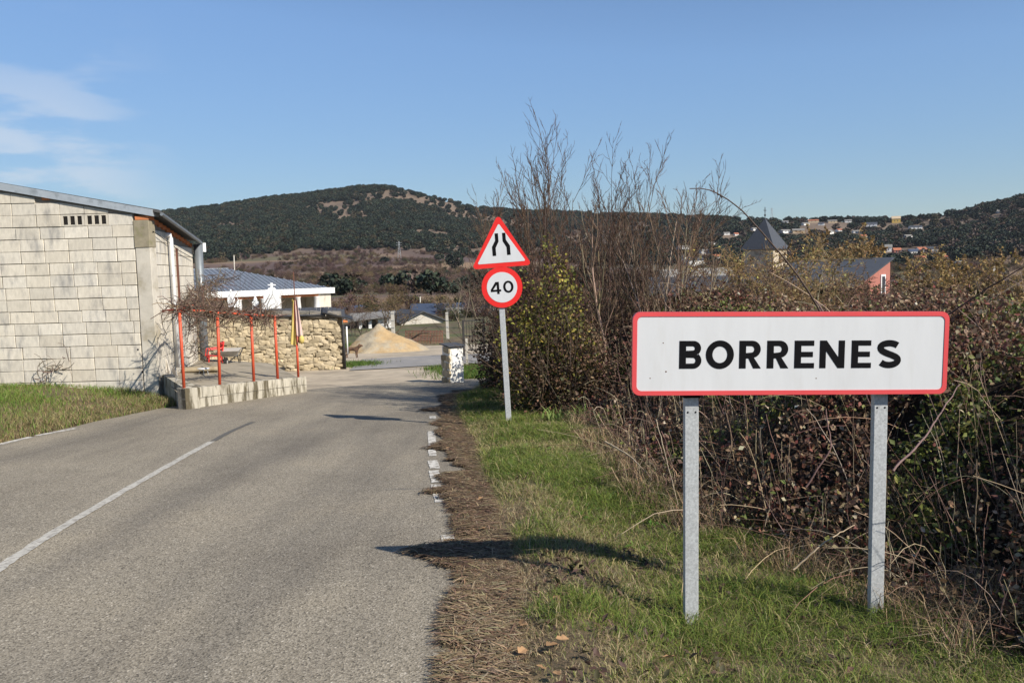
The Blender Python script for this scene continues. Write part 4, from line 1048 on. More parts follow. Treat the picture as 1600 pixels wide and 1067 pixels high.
# ------------------------------------------------------------------ sand heap
M_sand = pm('dug_sand', (.40, .28, .145), .97, var=(2.5, .2), bump=(9, .9, .07), base2=(.36, .31, .225), mix=(.7, .42, .6))
sc_ = gp(603, 552); k_ = sc_[1] / F_PX
n1, n2 = 46, 34
U_, V_ = np.meshgrid(np.linspace(-1.25, 1.35, n1), np.linspace(-1, 1, n2), indexing='ij')
wx, wy, hz_ = 72 * k_, 2.0, 42 * k_
rr = np.sqrt(np.where(U_ < 0, (U_ / .82) ** 2, (U_ / 1.12) ** 2) + V_ ** 2)
hgt = hz_ * np.clip(1 - rr ** .95, 0, 1) ** .95 + .24 * (vnoise(U_ * 4 + 9, V_ * 4, 1, 61) - .5) * np.clip(1.3 - rr, 0, 1) + .11 * (vnoise(U_ * 13, V_ * 13, 1, 62) - .5) * np.clip(1.1 - rr, 0, 1)
hgt = np.maximum(hgt + .16 * np.exp(-((U_ + .32) ** 2 + V_ ** 2) / .03) - .0, -.02)
SX, SY = sc_[0] - .55 + U_ * wx, sc_[1] + 1.6 + V_ * wy
SZ = H(SX, SY) + .02 + hgt - .06 * (rr > 1.0)
ii = np.arange(n1 * n2).reshape(n1, n2); qq = np.stack((ii[:-1, :-1], ii[1:, :-1], ii[1:, 1:], ii[:-1, 1:]), -1).reshape(-1, 4)
sh = link('sand_heap', raw_mesh('sand_heap', np.stack((SX, SY, SZ), -1), qq, M_sand, smooth=True)); tag(sh, 'tall heap of ochre sand and gravel beyond the gravel lane', 'sand heap')

# ------------------------------------------------------------------ dog
def skinned(name, verts, edges, radii, mat, sub=2):
    me = bpy.data.meshes.new(name); me.from_pydata(verts, edges, []); o = bpy.data.objects.new(name, me); COL.objects.link(o)
    o.modifiers.new('skin', 'SKIN'); sd_ = me.skin_vertices[0].data
    for v, r_ in zip(sd_, radii): v.radius = (r_, r_)
    sd_[0].use_root = True
    s = o.modifiers.new('sub', 'SUBSURF'); s.levels = sub; s.render_levels = sub
    bpy.context.view_layer.update()
    m2 = bpy.data.meshes.new_from_object(o.evaluated_get(bpy.context.evaluated_depsgraph_get())); bpy.data.objects.remove(o)
    m2.materials.clear(); m2.materials.append(mat); m2.polygons.foreach_set('use_smooth', np.ones(len(m2.polygons), bool)); m2.name = name
    return m2
M_fur = pm('brown_fur', (.13, .075, .045), .9, var=(14, .25), base2=(.05, .035, .028), mix=(5, .5, .65))
V = [(0, 0, .47), (.16, 0, .465), (.34, 0, .48), (.44, 0, .56), (.52, 0, .645), (.60, 0, .64), (.68, 0, .615), (-.16, 0, .48), (-.24, 0, .46)]
Eg = [(0, 1), (1, 2), (2, 3), (3, 4), (4, 5), (5, 6), (0, 7), (7, 8)]; Rr = [.095, .105, .115, .07, .065, .055, .03, .085, .06]
V += [(-.30, 0, .47), (-.38, 0, .40), (-.44, 0, .33)]; Eg += [(8, 9), (9, 10), (10, 11)]; Rr += [.03, .02, .012]
for s in (-1, 1):
    i = len(V); V += [(.33, s * .075, .36), (.32, s * .075, .22), (.335, s * .075, .06), (.36, s * .075, .02)]; Eg += [(2, i), (i, i + 1), (i + 1, i + 2), (i + 2, i + 3)]; Rr += [.05, .03, .022, .024]
    i = len(V); V += [(-.16, s * .075, .34), (-.12, s * .075, .26), (-.23, s * .075, .16), (-.205, s * .075, .04), (-.17, s * .075, .02)]; Eg += [(7, i), (i, i + 1), (i + 1, i + 2), (i + 2, i + 3), (i + 3, i + 4)]; Rr += [.065, .045, .026, .022, .024]
    i = len(V); V += [(.50, s * .045, .70), (.495, s * .065, .735)]; Eg += [(4, i), (i, i + 1)]; Rr += [.022, .01]
dm = skinned('dog', V, Eg, Rr, M_fur, 2); dg = link('dog', dm); dpz = gp(550, 560)
dg.location = (dpz[0] - .05, dpz[1], H(np.array([dpz[0]]), np.array([dpz[1]]))[0] + .0); dg.rotation_euler = (0, 0, R(-12)); dg.scale = (.82,) * 3
tag(dg, 'brown dog standing side on before the sand heap, head to the right', 'dog')

# ------------------------------------------------------------------ sheds, posts and houses beyond the lane
M_oldtile = pm('weathered_fibre_roof', (.20, .19, .175), .9, var=(3, .2), bump=(8, .3, .02))
M_yellow = pm('yellow_render', (.62, .42, .12), .85, var=(2, .08))
M_bluesl = pm('blue_slate_roof', (.045, .06, .095), .6, var=(5, .2))
M_slate2 = pm('village_slate', (.055, .060, .070), .65, var=(4, .25), bump=(6, .4, .02))
M_pink = pm('pink_render', (.34, .135, .105), .9, var=(2, .12))
M_tan = pm('tan_render', (.46, .36, .24), .9, var=(2, .12))
M_white = pm('white_render', (.74, .73, .70), .85, var=(2, .06))
M_terra = pm('terracotta_roof', (.36, .13, .07), .85, var=(4, .2))
M_glass = pm('dark_window', (.03, .035, .045), .15, spec=.5)
M_post = pm('concrete_post', (.47, .44, .38), .9, var=(4, .15))
def house(name, loc, rz, L_, D_, h, rh, wm, rm, label, cat='house', group=None, wins=2, over=.25, door=True):
    """gabled house: local x = ridge direction, front wall at y = -D/2"""
    o = empty(name, loc, rz, label, cat, group)
    b = MB(); x, y = L_ / 2, D_ / 2
    b.add([(-x, -y, -1.5), (x, -y, -1.5), (x, y, -1.5), (-x, y, -1.5), (-x, -y, h), (x, -y, h), (x, y, h), (-x, y, h), (-x, 0, h + rh), (x, 0, h + rh)], [(0, 1, 5, 4), (1, 2, 6, 9, 5), (2, 3, 7, 6), (3, 0, 4, 8, 7)]); w_ = b.build('wall', wm, o)
    xo, yo = x + over, y + over; dz = rh * over / y
    for s in (-1, 1):
        b = MB(); P = [(-xo, s * yo, h - dz + .02), (xo, s * yo, h - dz + .02), (xo, 0, h + rh + .02), (-xo, 0, h + rh + .02)]
        b.prism(P if s < 0 else P[::-1], (0, 0, .1)); b.build('roof', rm, o)
    for k in range(wins):
        xx = -x + L_ * (k + 1) / (wins + 1) - .35
        b = MB(); b.box((xx, -y - .03, h * .38), (xx + .7, -y + .05, h * .38 + .95)); wo_ = b.build('window', M_glass, o)
        b = MB(); b.box((xx - .05, -y - .08, h * .38 - .08), (xx + .75, -y - .005, h * .38 - .005)); b.build('sill', M_white, wo_)
    if door:
        b = MB(); b.box((x * .62, -y - .03, -.2), (x * .62 + .8, -y + .04, h * .72)); b.build('door', M_rustmetal, o)
    return o
def gz(p): return float(H(np.array([p[0]]), np.array([p[1]]))[0])
def place(px, py, Y): p = at(px, py, Y); return p
# open shed with fibre cement roof
p = place(578, 516, 62); sz0 = gz(p)
os_ = empty('open_shed', (p[0], p[1], sz0), R(4), 'white open fronted shed with grey fibre roof behind the sand heap', 'shed')
k_ = 62 / F_PX; hw = 33 * k_; he = at(578, 503, 62)[2] - sz0; hr = at(575, 491, 66)[2] - sz0
b = MB(); b.hexa([(-hw - .5, -.4, he), (hw + .1, -.4, he + .35), (hw + .1, 5, hr + .1), (-hw - .5, 5, hr), (-hw - .5, -.4, he + .08), (hw + .1, -.4, he + .43), (hw + .1, 5, hr + .18), (-hw - .5, 5, hr + .08)]); b.build('roof', M_oldtile, os_)
b = MB(); b.box((hw * .38, 0, -.5), (hw, .2, he + .22)); b.build('front_wall', M_white, os_)
b = MB(); b.box((-hw, 4, -.5), (hw, 4.2, he)); b.build('rear_wall', M_slab, os_)
for x in (-hw * .05, -hw * .5): b = MB(); b.box((x, -.05, -.5), (x + .22, .17, he + .1)); b.build('column', M_white, os_)
b = MB(); b.box((-hw, .3, -.5), (-hw * .35, .5, he)); b.build('side_panel', M_frame, os_)
# slate shed with blue door and white wall
p = place(640, 527, 66); z0 = gz(p); k_ = 66 / F_PX
house('slate_shed', (p[0], p[1] + 2, z0), R(-62), 4.6, 3.6, at(640, 503, 66)[2] - z0, .75, M_post, M_slate, 'small slate roofed shed between the two concrete posts', 'shed', None, 1)
b = MB(); p = place(667, 523, 64); zz1 = at(667, 512, 64)[2]
b.box((-2.3, 0, gz(p) - .5 - p[2]), (1.3, .2, zz1 - p[2])); gwl = b.build('garden_wall', M_white); gwl.location = p; gwl.rotation_euler = (0, 0, R(6)); tag(gwl, 'short white garden wall behind the bare fallen branches', 'wall')
p = place(690, 531, 58); b = MB(); zt1 = at(690, 521, 58)[2] - p[2]
b.box((-1.4, 0, gz(p) - p[2] - .3), (2.2, .18, zt1)); gw2 = b.build('grey_wall', M_post); gw2.location = p; gw2.rotation_euler = (0, 0, R(8)); tag(gw2, 'low grey rendered wall beyond the wire fence', 'wall')
p = place(683, 515, 80); z0 = gz(p); house('dark_roof_house', (p[0] + .2, p[1] + 3, z0), R(3), 5.5, 5, at(683, 492, 80)[2] - z0, .9, M_cream, M_bluesl, 'house with dark slate roof beyond the concrete posts', 'house', None, 1)
p = place(742, 508, 76); z0 = gz(p); house('yellow_house', (p[0] + .6, p[1] + 3, z0), R(8), 6.5, 6, at(742, 492, 76)[2] - z0, .5, M_yellow, M_oldtile, 'yellow house partly hidden behind the dark bush', 'house', None, 1)
p = place(545, 500, 84); z0 = gz(p); house('yellow_barn', (p[0] - 1.6, p[1] + 3, z0), R(62), 7, 5, at(545, 491, 84)[2] - z0, .55, M_yellow, M_bluesl, 'yellow walled barn with blue slate roof behind the stone wall end', 'barn', None, 0, door=False)
# concrete fence posts with wires
for k, (px, yb, yt, Y, w, lab) in enumerate(((614, 528, 487, 50, 5.5, 'thick leaning concrete post behind the sand heap'), (699, 532, 488, 50, 4.5, 'slim straight concrete post left of the meter pillar'))):
    p0, p1 = at(px + 1, yb, Y), at(px - 1, yt, Y); z0 = gz(p0); k_ = Y / F_PX; o = empty('concrete_post', (p0[0], p0[1], z0), 0, lab, 'post', 'concrete posts beyond the lane'); w_ = w * k_ / 2
    b = MB(); t_ = p1 - p0; b.hexa([(-w_, -w_, -.3), (w_, -w_, -.3), (w_, w_, -.3), (-w_, w_, -.3), (t_[0] - w_ * .85, -w_ * .85, p1[2] - z0), (t_[0] + w_ * .85, -w_ * .85, p1[2] - z0), (t_[0] + w_ * .85, w_ * .85, p1[2] - z0), (t_[0] - w_ * .85, w_ * .85, p1[2] - z0)]); b.build('shaft', M_post, o)
    for j in range(3):
        b = MB(); z_ = (p1[2] - z0) * (.45 + .25 * j); b.tube([(-w_ * 1.1, -w_ * 1.2, z_), (w_ * 1.1, -w_ * 1.2, z_)], .012, 5); b.build('wire_clip', M_galv, o)
a_, c_ = at(613, 489, 50), at(699, 489, 50); b = MB(); b.tube([a_ + (c_ - a_) * t + np.array((0, 0, -.25 * 4 * t * (1 - t) * .3)) for t in np.linspace(0, 1, 9)], .012, 5); wr = b.build('fence_wire', M_frame); tag(wr, 'single wire strung between the two concrete posts', 'wire')
# red mesh fence
M_redmesh = pm('rusty_red_mesh', (.27, .11, .075), .85, var=(5, .2))
p0, p1 = at(634, 531, 47), at(692, 543, 46); z0 = gz(p0); rfz = empty('mesh_fence', (p0[0], p0[1], z0), 0, 'rust red wire mesh fence right of the sand heap', 'fence')
dvx, dvy = p1[0] - p0[0], p1[1] - p0[1]
for k in range(26):
    t = k / 25; b = MB(); b.tube([(dvx * t, dvy * t, gz((p0[0] + dvx * t, p0[1] + dvy * t)) - z0), (dvx * t, dvy * t, .72 + random.uniform(-.03, .03))], .018, 4); b.build('bar', M_redmesh, rfz)
for z_ in (.15, .42, .70): b = MB(); b.tube([(0, 0, z_), (dvx, dvy, z_)], .014, 4); b.build('rail', M_redmesh, rfz)
# small notice post and gate posts near the dark bush
p = gp(730, 573); o = empty('marker_post', (p[0], p[1], p[2] - .02), 0, 'thin grey marker post in the green verge right of the meter pillar', 'post'); b = MB(); b.box((-.035, -.035, -.1), (.035, .035, at(727, 528, p[1])[2] - p[2]), bev=.005); b.build('shaft', M_post, o)
p = at(725, 552, 33); z0 = gz(p); o = empty('iron_gate', (p[0], p[1], z0), R(20), 'black iron gate standing behind the meter pillar', 'gate'); hgt_ = at(725, 500, 33)[2] - z0
for x in (0, .85): b = MB(); b.box((x - .035, -.035, -.2), (x + .035, .035, hgt_)); b.build('gate_post', M_frame, o)
for z_ in (.25, hgt_ * .55, hgt_ - .06): b = MB(); b.box((.036, -.02, z_), (.814, .02, z_ + .04)); b.build('rail', M_frame, o)
for k in range(6): b = MB(); b.tube([(.13 + k * .115, 0, .24), (.13 + k * .115, 0, hgt_ - .02)], .01, 5); b.build('bar', M_frame, o)

# ------------------------------------------------------------------ village to the right, below the hedge
# church tower with pyramid spire
YT = 112.0; tl, tr, te = at(1168, 389, YT), at(1243, 388, YT), at(1201, 341, YT + 3.2); z0 = gz(tl) - 1
TWD = 4.3; tc_ = at(1206, 389, YT)
ct = empty('church_tower', (tc_[0], tc_[1] + 3.0, z0), R(48), 'stone church tower with steep slate pyramid spire and iron cross', 'church')
hz0 = tc_[2] - z0; sh_ = te[2] - tc_[2]; w_ = TWD / 2
M_churchstone = pm('pale_church_stone', (.50, .42, .31), .95, var=(1.5, .3), bump=(3, .5, .05), base2=(.30, .25, .18), mix=(1.0, .5, .7))
b = MB(); b.box((-w_, -w_, -1), (w_, w_, hz0)); b.build('tower_wall', M_churchstone, ct)
b = MB(); ov = w_ + .35; b.add([(-ov, -ov, hz0), (ov, -ov, hz0), (ov, ov, hz0), (-ov, ov, hz0), (0, 0, hz0 + sh_)], [(0, 1, 4), (1, 2, 4), (2, 3, 4), (3, 0, 4), (3, 2, 1, 0)]); b.build('spire', M_slate2, ct)
b = MB(); b.tube([(0, 0, hz0 + sh_ - .1), (0, 0, hz0 + sh_ + 1.5)], .05, 6); b.tube([(-.35, 0, hz0 + sh_ + 1.05), (.35, 0, hz0 + sh_ + 1.05)], .05, 6); b.lathe([(.05, .25), (.16, .4), (.05, .55)], 8, (0, 0, hz0 + sh_)); b.build('iron_cross', M_frame, ct)
for s, ax in ((-1, 0), (1, 0)):
    b = MB(); 
    if ax == 0: b.box((-.35, s * w_ - .04, hz0 - 2.0), (.35, s * w_ + .04, hz0 - .6))
    else: b.box((s * w_ - .04, -.55, hz0 - 2.4), (s * w_ + .04, .55, hz0 - .5))
    b.build('belfry_opening', M_hole, ct)
# pink house: roof leans up to a tall back wall, end wall towards the road
YP = 58.0; pk = at(1391, 405, YP); pl_ = at(1332, 447, YP - 5.0); z0 = gz(pk)
ax_ = np.array((pk[0] - pl_[0], pk[1] - pl_[1])); DL = np.linalg.norm(ax_); ang = math.atan2(ax_[1], ax_[0])
ph = empty('pink_house', (pl_[0], pl_[1], z0 - 1.5), ang, 'pink rendered house end with slate lean roof and white window', 'house')
zA, zB = pl_[2] - z0 + 1.5, pk[2] - z0 + 1.5; LN = 6.5
b = MB(); b.add([(0, 0, 0), (DL, 0, 0), (DL, 0, zB), (0, 0, zA), (0, LN, 0), (DL, LN, 0), (DL, LN, zB), (0, LN, zA)], [(0, 1, 2, 3), (1, 5, 6, 2), (5, 4, 7, 6), (4, 0, 3, 7)]); b.build('wall', M_pink, ph)
b = MB(); b.hexa([(-.5, -.25, zA - .25), (DL + .1, -.25, zB + .03), (DL + .1, LN + .3, zB + .03), (-.5, LN + .3, zA - .25), (-.5, -.25, zA - .13), (DL + .1, -.25, zB + .13), (DL + .1, LN + .3, zB + .13), (-.5, LN + .3, zA - .13)]); b.build('roof', M_slate2, ph)
wx_ = DL * .80; b = MB(); b.box((wx_ - .45, -.06, zB - 2.5), (wx_ + .15, .02, zB - 1.15)); wo_ = b.build('window', M_glass, ph)
b = MB()
for (x0, x1, za_, zb_) in ((wx_ - .57, wx_ - .45, zB - 2.6, zB - 1.03), (wx_ + .15, wx_ + .27, zB - 2.6, zB - 1.03), (wx_ - .449, wx_ + .149, zB - 1.15, zB - 1.03), (wx_ - .449, wx_ + .149, zB - 2.6, zB - 2.5)): b.box((x0, -.09, za_), (x1, .02, zb_))
b.build('frame', M_white, wo_)
# slate roofed houses just beyond the hedge
for (px, py, Y, rz, L_, D_, rh, wm, rm, lab) in (
    (1140, 474, 62, -12, 10, 8, 1.9, M_tan, M_slate2, 'long house with broad slate roof below the church tower'),
    (1262, 462, 74, 6, 13, 7, 1.6, M_tan, M_slate2, 'wide slate roof between the church tower and pink house'),
    (1095, 448, 88, 14, 8, 6, 1.8, M_cream, M_oldtile, 'cream house with grey roof left of the church tower'),
    (1566, 486, 46, 5, 3, 3, .5, M_white, M_oldtile, 'pale low house behind the thin wooden pole')):
    p = at(px, py, Y); z0 = gz(p); hh_ = max(2.0, p[2] - z0); house('village_house', (p[0], p[1] + D_ / 2, p[2] - hh_), R(rz), L_, D_, hh_, rh, wm, rm, lab, 'house', 'houses below the hedge')
# veranda with slatted rail at the right edge
p = at(1605, 496, 38); z0 = gz(p); vr = empty('slatted_shed', (p[0], p[1], z0), R(-4), 'dark red shed with grey slatted roof edge at the right edge', 'shed'); zt_ = p[2] - z0
M_darkred = pm('dark_red_boards', (.14, .03, .025), .85, var=(4, .2))
b = MB(); b.box((-.9, 0, -.5), (4, 3, zt_ - .05)); b.build('wall', M_darkred, vr)
b = MB(); b.box((-1.1, -.3, zt_ + .27), (4.2, 3.3, zt_ + .36)); b.build('roof', M_oldtile, vr)
for k in range(20): b = MB(); x = -1.05 + k * .24; b.box((x, -.28, zt_ - .045), (x + .15, -.24, zt_ + .265)); b.build('slat', M_galv, vr)
# poles
for (px, yb, yt, Y, r_, lab, m_) in ((1553, 528, 418, 40, .09, 'thin bleached wooden pole right of the town sign', M_plank), (657, 500, 464, 90, .07, 'slim grey utility pole behind the slate shed', M_post), (366, 440, 399, 160, .12, 'tall grey mast rising behind the ribbed roof', M_post)):
    p0, p1 = at(px + .5, yb, Y), at(px - .5, yt, Y); z0 = gz(p0); o = empty('utility_pole', (p0[0], p0[1], min(z0, p0[2])), 0, lab, 'pole', 'utility poles')
    b = MB(); b.tube([(0, 0, -.3), (p1[0] - p0[0], 0, p1[2] - min(z0, p0[2]))], [r_, r_ * .8], 8); b.build('shaft', m_, o, True)
    b = MB(); zt_ = p1[2] - min(z0, p0[2]); b.lathe([(r_ * 1.1, zt_ - .02), (r_ * 1.1, zt_ + .03), (.01, zt_ + .06)], 8, (p1[0] - p0[0], 0, 0)); b.build('cap', m_, o)
# far houses on the slope: (px, py base, width px, height px, wall, roof, label)
FAR = [(1068, 391, 16, 7, M_white, M_oldtile, 'white far house at the left end of the valley row'), (1085, 414, 22, 11, M_white, M_slate2, 'white chapel like house with dark roof right of the bare trees'),
       (1068, 412, 6, 14, M_white, M_slate2, 'slim white tower house right of the bare trees'), (1135, 367, 8, 4, M_white, M_oldtile, 'tiny white house in the woods left of the spire'), (1150, 368, 6, 4, M_white, M_terra, 'tiny white house nearest left of the spire in the woods'),
       (1112, 382, 8, 4, M_white, M_oldtile, 'tiny white house low in the woods above the chapel'), (1226, 364, 14, 5, M_white, M_oldtile, 'long pale house just right of the spire'), (1247, 364, 16, 6, M_tan, M_oldtile, 'tan flat house second right of the spire'),
       (1294, 366, 11, 6, M_white, M_oldtile, 'white cube house right of the tan flat house'), (1311, 362, 8, 4, M_white, M_terra, 'small white house with red roof right of the white cube house'), (1270, 340, 14, 4, M_tan, M_terra, 'tan house on the ridge above the spire'),
       (1300, 342, 12, 4, M_tan, M_oldtile, 'long tan house on the ridge right of the spire'), (1227, 342, 8, 3, M_white, M_oldtile, 'tiny white house on the ridge just right of the spire'),
       (1400, 348, 11, 9, M_yellow, M_tan, 'yellow house on the ridge line'), (1362, 354, 14, 6, M_white, M_slate2, 'white house with dark roof below the ridge left of the yellow house'), (1430, 358, 16, 5, M_white, M_slate2, 'long white house right of the yellow ridge house'),
       (1338, 364, 10, 4, M_white, M_oldtile, 'small white house below the ridge, leftmost above the pink house'), (1376, 396, 10, 7, M_yellow, M_oldtile, 'yellow house in the valley cluster'), (1388, 393, 9, 10, M_white, M_oldtile, 'tall white house between the yellow and orange valley houses'),
       (1401, 396, 10, 8, M_pink, M_terra, 'orange red house in the valley cluster'), (1413, 399, 10, 8, M_white, M_slate2, 'white gabled house right of the orange red house'), (1425, 398, 12, 8, M_white, M_bluesl, 'white house with blue roof in the middle of the cluster'),
       (1439, 395, 12, 8, M_white, M_terra, 'white house with red roof in the valley cluster'), (1453, 392, 9, 6, M_white, M_slate2, 'white house with dark roof right of the red roofed one'), (1464, 396, 5, 6, M_white, M_oldtile, 'narrow white house at the right end of the cluster'),
       (1437, 406, 14, 6, M_tan, M_terra, 'low house with broad orange roof in front of the cluster'), (1448, 421, 14, 5, M_white, M_oldtile, 'long white shed below the valley cluster'), (1484, 431, 8, 6, M_white, M_slate2, 'small white hut low on the right slope'),
       (1100, 396, 13, 6, M_white, M_oldtile, 'white far house above the chapel like house'), (1120, 404, 10, 6, M_white, M_terra, 'white far house with red roof right of the chapel like house'),
       (1178, 360, 8, 4, M_white, M_oldtile, 'tiny white house hidden left of the spire tip'), (1258, 352, 9, 4, M_white, M_oldtile, 'small white house above the tan flat house'), (1283, 352, 8, 4, M_white, M_slate2, 'small white house with dark roof between tan ridge houses'),
       (1325, 346, 9, 4, M_white, M_oldtile, 'small white house right end of the tan ridge houses'), (1348, 372, 10, 5, M_white, M_terra, 'white house with red roof above the ochre tree'), (1418, 372, 10, 5, M_white, M_oldtile, 'white house midway below the yellow ridge house'),
       (1474, 404, 10, 5, M_white, M_terra, 'white house with red roof right below the cluster'), (1500, 412, 11, 5, M_white, M_oldtile, 'white long house on the right slope above the ochre trees'),
       (1560, 333, 5, 5, M_white, M_oldtile, 'lone white hut high on the right hillside'), (1535, 437, 9, 5, M_tan, M_oldtile, 'tan hut low on the far right slope')]
FARP = []
for (px, py, w, h, wm, rm, lab) in FAR:
    p = hit(px, py, 90)
    while p[1] > 1200: py += 1.5; p = hit(px, py, 90)
    FARP.append((p[0], p[1], w * p[1] / F_PX)); k_ = p[1] / F_PX; W_ = w * k_ * 1.1; hh_ = h * k_ * .72
    house('far_house', (p[0], p[1], p[2] - .3), R(random.uniform(-25, 25)), W_, W_ * .75 + 1, hh_, h * k_ * .42, wm, rm, lab, 'house', 'houses scattered over the far slope', 2 if w > 9 else 1, over=.3, door=False)
# pylons
def pylon(px, yb, yt, Y, lab):
    p0, p1 = at(px, yb, Y), at(px, yt, Y); hh_ = p1[2] - p0[2]; o = empty('power_pylon', (p0[0], p0[1], p0[2]), R(10), lab, 'pylon', 'power pylons on the skyline'); w_ = hh_ * .11
    for sx in (-1, 1):
        for sy in (-1, 1): b = MB(); b.tube([(sx * w_, sy * w_, -2), (sx * w_ * .22, sy * w_ * .22, hh_)], hh_ * .010, 4); b.build('leg', M_galv, o)
    for f in (.72, .88): b = MB(); b.tube([(-hh_ * .2, 0, hh_ * f), (hh_ * .2, 0, hh_ * f)], hh_ * .010, 4); b.build('cross_arm', M_galv, o)
    b = MB()
    for k in range(6):
        f0, f1 = k / 6, (k + 1) / 6; a0 = w_ * (1 - .78 * f0); a1 = w_ * (1 - .78 * f1)
        b.tube([(-a0, -a0, hh_ * f0), (a1, -a1, hh_ * f1)], hh_ * .006, 4); b.tube([(a0, -a0, hh_ * f0), (-a1, -a1, hh_ * f1)], hh_ * .006, 4)
    lt = b.build('lattice', M_galv, o); lt['kind'] = 'stuff'
pylon(624, 399, 377, 560, 'lattice power pylon standing in the fields below the wooded hill')
pylon(1093, 336, 317, 930, 'lattice power pylon on the skyline left of the spire')
pylon(1206, 340, 325, 930, 'lattice power pylon on the skyline right above the spire')

# ------------------------------------------------------------------ vegetation
HAZE = 0.00005
M_bark = pm('twig_bark', (.13, .10, .075), .9, var=(12, .25), attr=True)
M_leaf = pm('leaf', None, .65, attr=True, spec=.35, trans=.25)
M_grass = pm('grass_blade', None, .7, attr=True, spec=.25, trans=.3)
M_dead = pm('dead_litter', None, .9, attr=True, spec=.2)
def veg_obj(name, V, Fs, C, mat, parent=None, label=None, stuff=False, sm=False):
    o = link(name, raw_mesh(name, V, Fs, mat, C, smooth=sm), None, parent)
    if stuff: o['kind'] = 'stuff'
    if label: o['label'] = label
    return o
def tubes_col(lst, cols, rng, sides=4):
    parts = []
    for (P, Rd), c in zip(lst, cols):
        v, f = tubes_np(P, Rd, sides); n = len(v) // len(P)
        parts.append((v, f, np.repeat(pal([c], len(P), rng, .25), n, 0)))
    return join_np(parts)

def fx(y): return np.interp(y, [0, 2.5, 3.5, 4.2, 5.2, 6.2, 7.2, 9.4, 13.5, 16, 18, 19.2], [3.5, 2.9, 2.6, 2.45, 2.2, 1.7, 1.3, 1.2, 1.0, .55, .1, .1])
def hedge_h(x, y):
    d = x - fx(y)
    hm = 1.42 + .55 * (vnoise(x, y, 1.9, 71) - .5) + .35 * (vnoise(x, y, .7, 72) - .5) + .45 * ss(9, 15, y) * ss(6, 2, x) - .15 * ss(3.5, 6, x) * ss(11, 7, y)
    h = hm * ss(-.35, 2.1, d) + .10 * (vnoise(x, y, .35, 73) - .5) * ss(-.2, .3, d)
    return h * ss(20.0, 18.6, y) * ss(-1, 1.5, y)
def sample_hedge(n, rng, y0=2.2, y1=19.6):
    out_ = []
    tot = 0
    while tot < n:
        y = y0 + (y1 - y0) * rng.random(n * 2) ** 1.5; x = fx(y) - .3 + rng.random(n * 2) ** 1.15 * (.8 * y + 2.2)
        keep = (x < .68 * y + 2.0); x, y = x[keep], y[keep]; out_.append((x, y)); tot += len(x)
    x = np.concatenate([o[0] for o in out_])[:n]; y = np.concatenate([o[1] for o in out_])[:n]
    return x, y
rg = np.random.default_rng(5)
# solid filler for the dead inner mass; its dark brown also paints in shade
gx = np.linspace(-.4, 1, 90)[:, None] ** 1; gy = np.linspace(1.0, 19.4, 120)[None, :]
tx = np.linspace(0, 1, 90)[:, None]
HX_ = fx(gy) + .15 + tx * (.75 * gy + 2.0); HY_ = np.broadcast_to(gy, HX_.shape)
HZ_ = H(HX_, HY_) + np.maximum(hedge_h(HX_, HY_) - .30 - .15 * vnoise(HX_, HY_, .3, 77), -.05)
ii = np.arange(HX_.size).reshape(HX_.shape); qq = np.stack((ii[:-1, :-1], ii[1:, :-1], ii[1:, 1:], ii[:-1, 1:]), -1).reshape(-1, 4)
M_heart = pm('bramble_litter_shade', (.040, .028, .019), .98, var=(20, .5), bump=(25, 1.0, .06))
hg = empty('bramble_hedge', (2.5, 5.0, float(H(np.array([2.5]), np.array([5.0]))[0])), 0, 'long bramble hedge of brown and green leaves behind the town sign', 'hedge')
def hchild(o): o.parent = hg; o.matrix_parent_inverse = Matrix.Translation(-hg.location); return o
hchild(link('litter_shade_core', raw_mesh('litter_shade_core', np.stack((HX_, HY_, HZ_), -1), qq, M_heart, smooth=True)))
nK = 21000; per = 12
x, y = sample_hedge(nK, rg)
hh = hedge_h(x, y); dep = rg.exponential(.12, nK); z = H(x, y) + hh - dep
cn = vnoise(x + z * .7, y - z * .5, .40, 74)
ok = (hh > .10) & (z > H(x, y) + .03) & ((cn > .33) | (rg.random(nK) < .15))
x, y, z = x[ok], y[ok], z[ok]; k_n = len(x)
gpat = vnoise(x + .4 * z, y + z * .8, .85, 76) + .25 * vnoise(x, y + z, .3, 78) + .35 * np.exp(-((x - 2.9) ** 2 + (y - 5.6) ** 2) / 1.2) + .22 * ss(3.2, 5.0, x) * ss(9, 6, y)
isgk = rg.random(k_n) < ss(.66, 1.0, gpat) * .85 + .06
deadk = (~isgk) & (rg.random(k_n) < .30)
cnt = rg.integers(per // 2, per * 2, k_n); rep_ = np.repeat(np.arange(k_n), cnt); n = len(rep_)
cr = rg.uniform(.045, .11, k_n)[rep_]; ax_d = rg.normal(size=(k_n, 3)); ax_d /= np.linalg.norm(ax_d, axis=1, keepdims=True)
P_ = np.stack((x, y, z), 1)[rep_] + rg.normal(0, 1, (n, 3)) * cr[:, None] * .55 + ax_d[rep_] * (rg.uniform(-1, 1, n) * cr * 1.6)[:, None]
x, y, z = P_.T
brown = pal([(.155, .085, .052), (.115, .062, .040), (.17, .062, .044), (.20, .13, .08), (.085, .05, .034)], n, rg, .3)
tan_ = pal([(.26, .185, .11), (.20, .135, .075), (.33, .25, .16)], n, rg, .3)
green = pal([(.085, .105, .022), (.135, .15, .034), (.20, .20, .05), (.055, .07, .02)], n, rg, .3)
isg = isgk[rep_]; c = np.where(isg[:, None], green, np.where(deadk[rep_][:, None], tan_, brown))
gl_ = rg.random(n) < .012; c[gl_] = pal([(.50, .42, .30), (.60, .55, .42)], gl_.sum(), rg, .2)
sz = rg.uniform(.018, .058, n) * np.clip(.75 + y / 22, .75, 1.5)
V, Fc, C = leaves_np(np.stack((x, y, z), 1), sz, c, rg, up=.25, aspect=.7)
hchild(veg_obj('leaves', V, Fc, C, M_leaf, stuff=True))
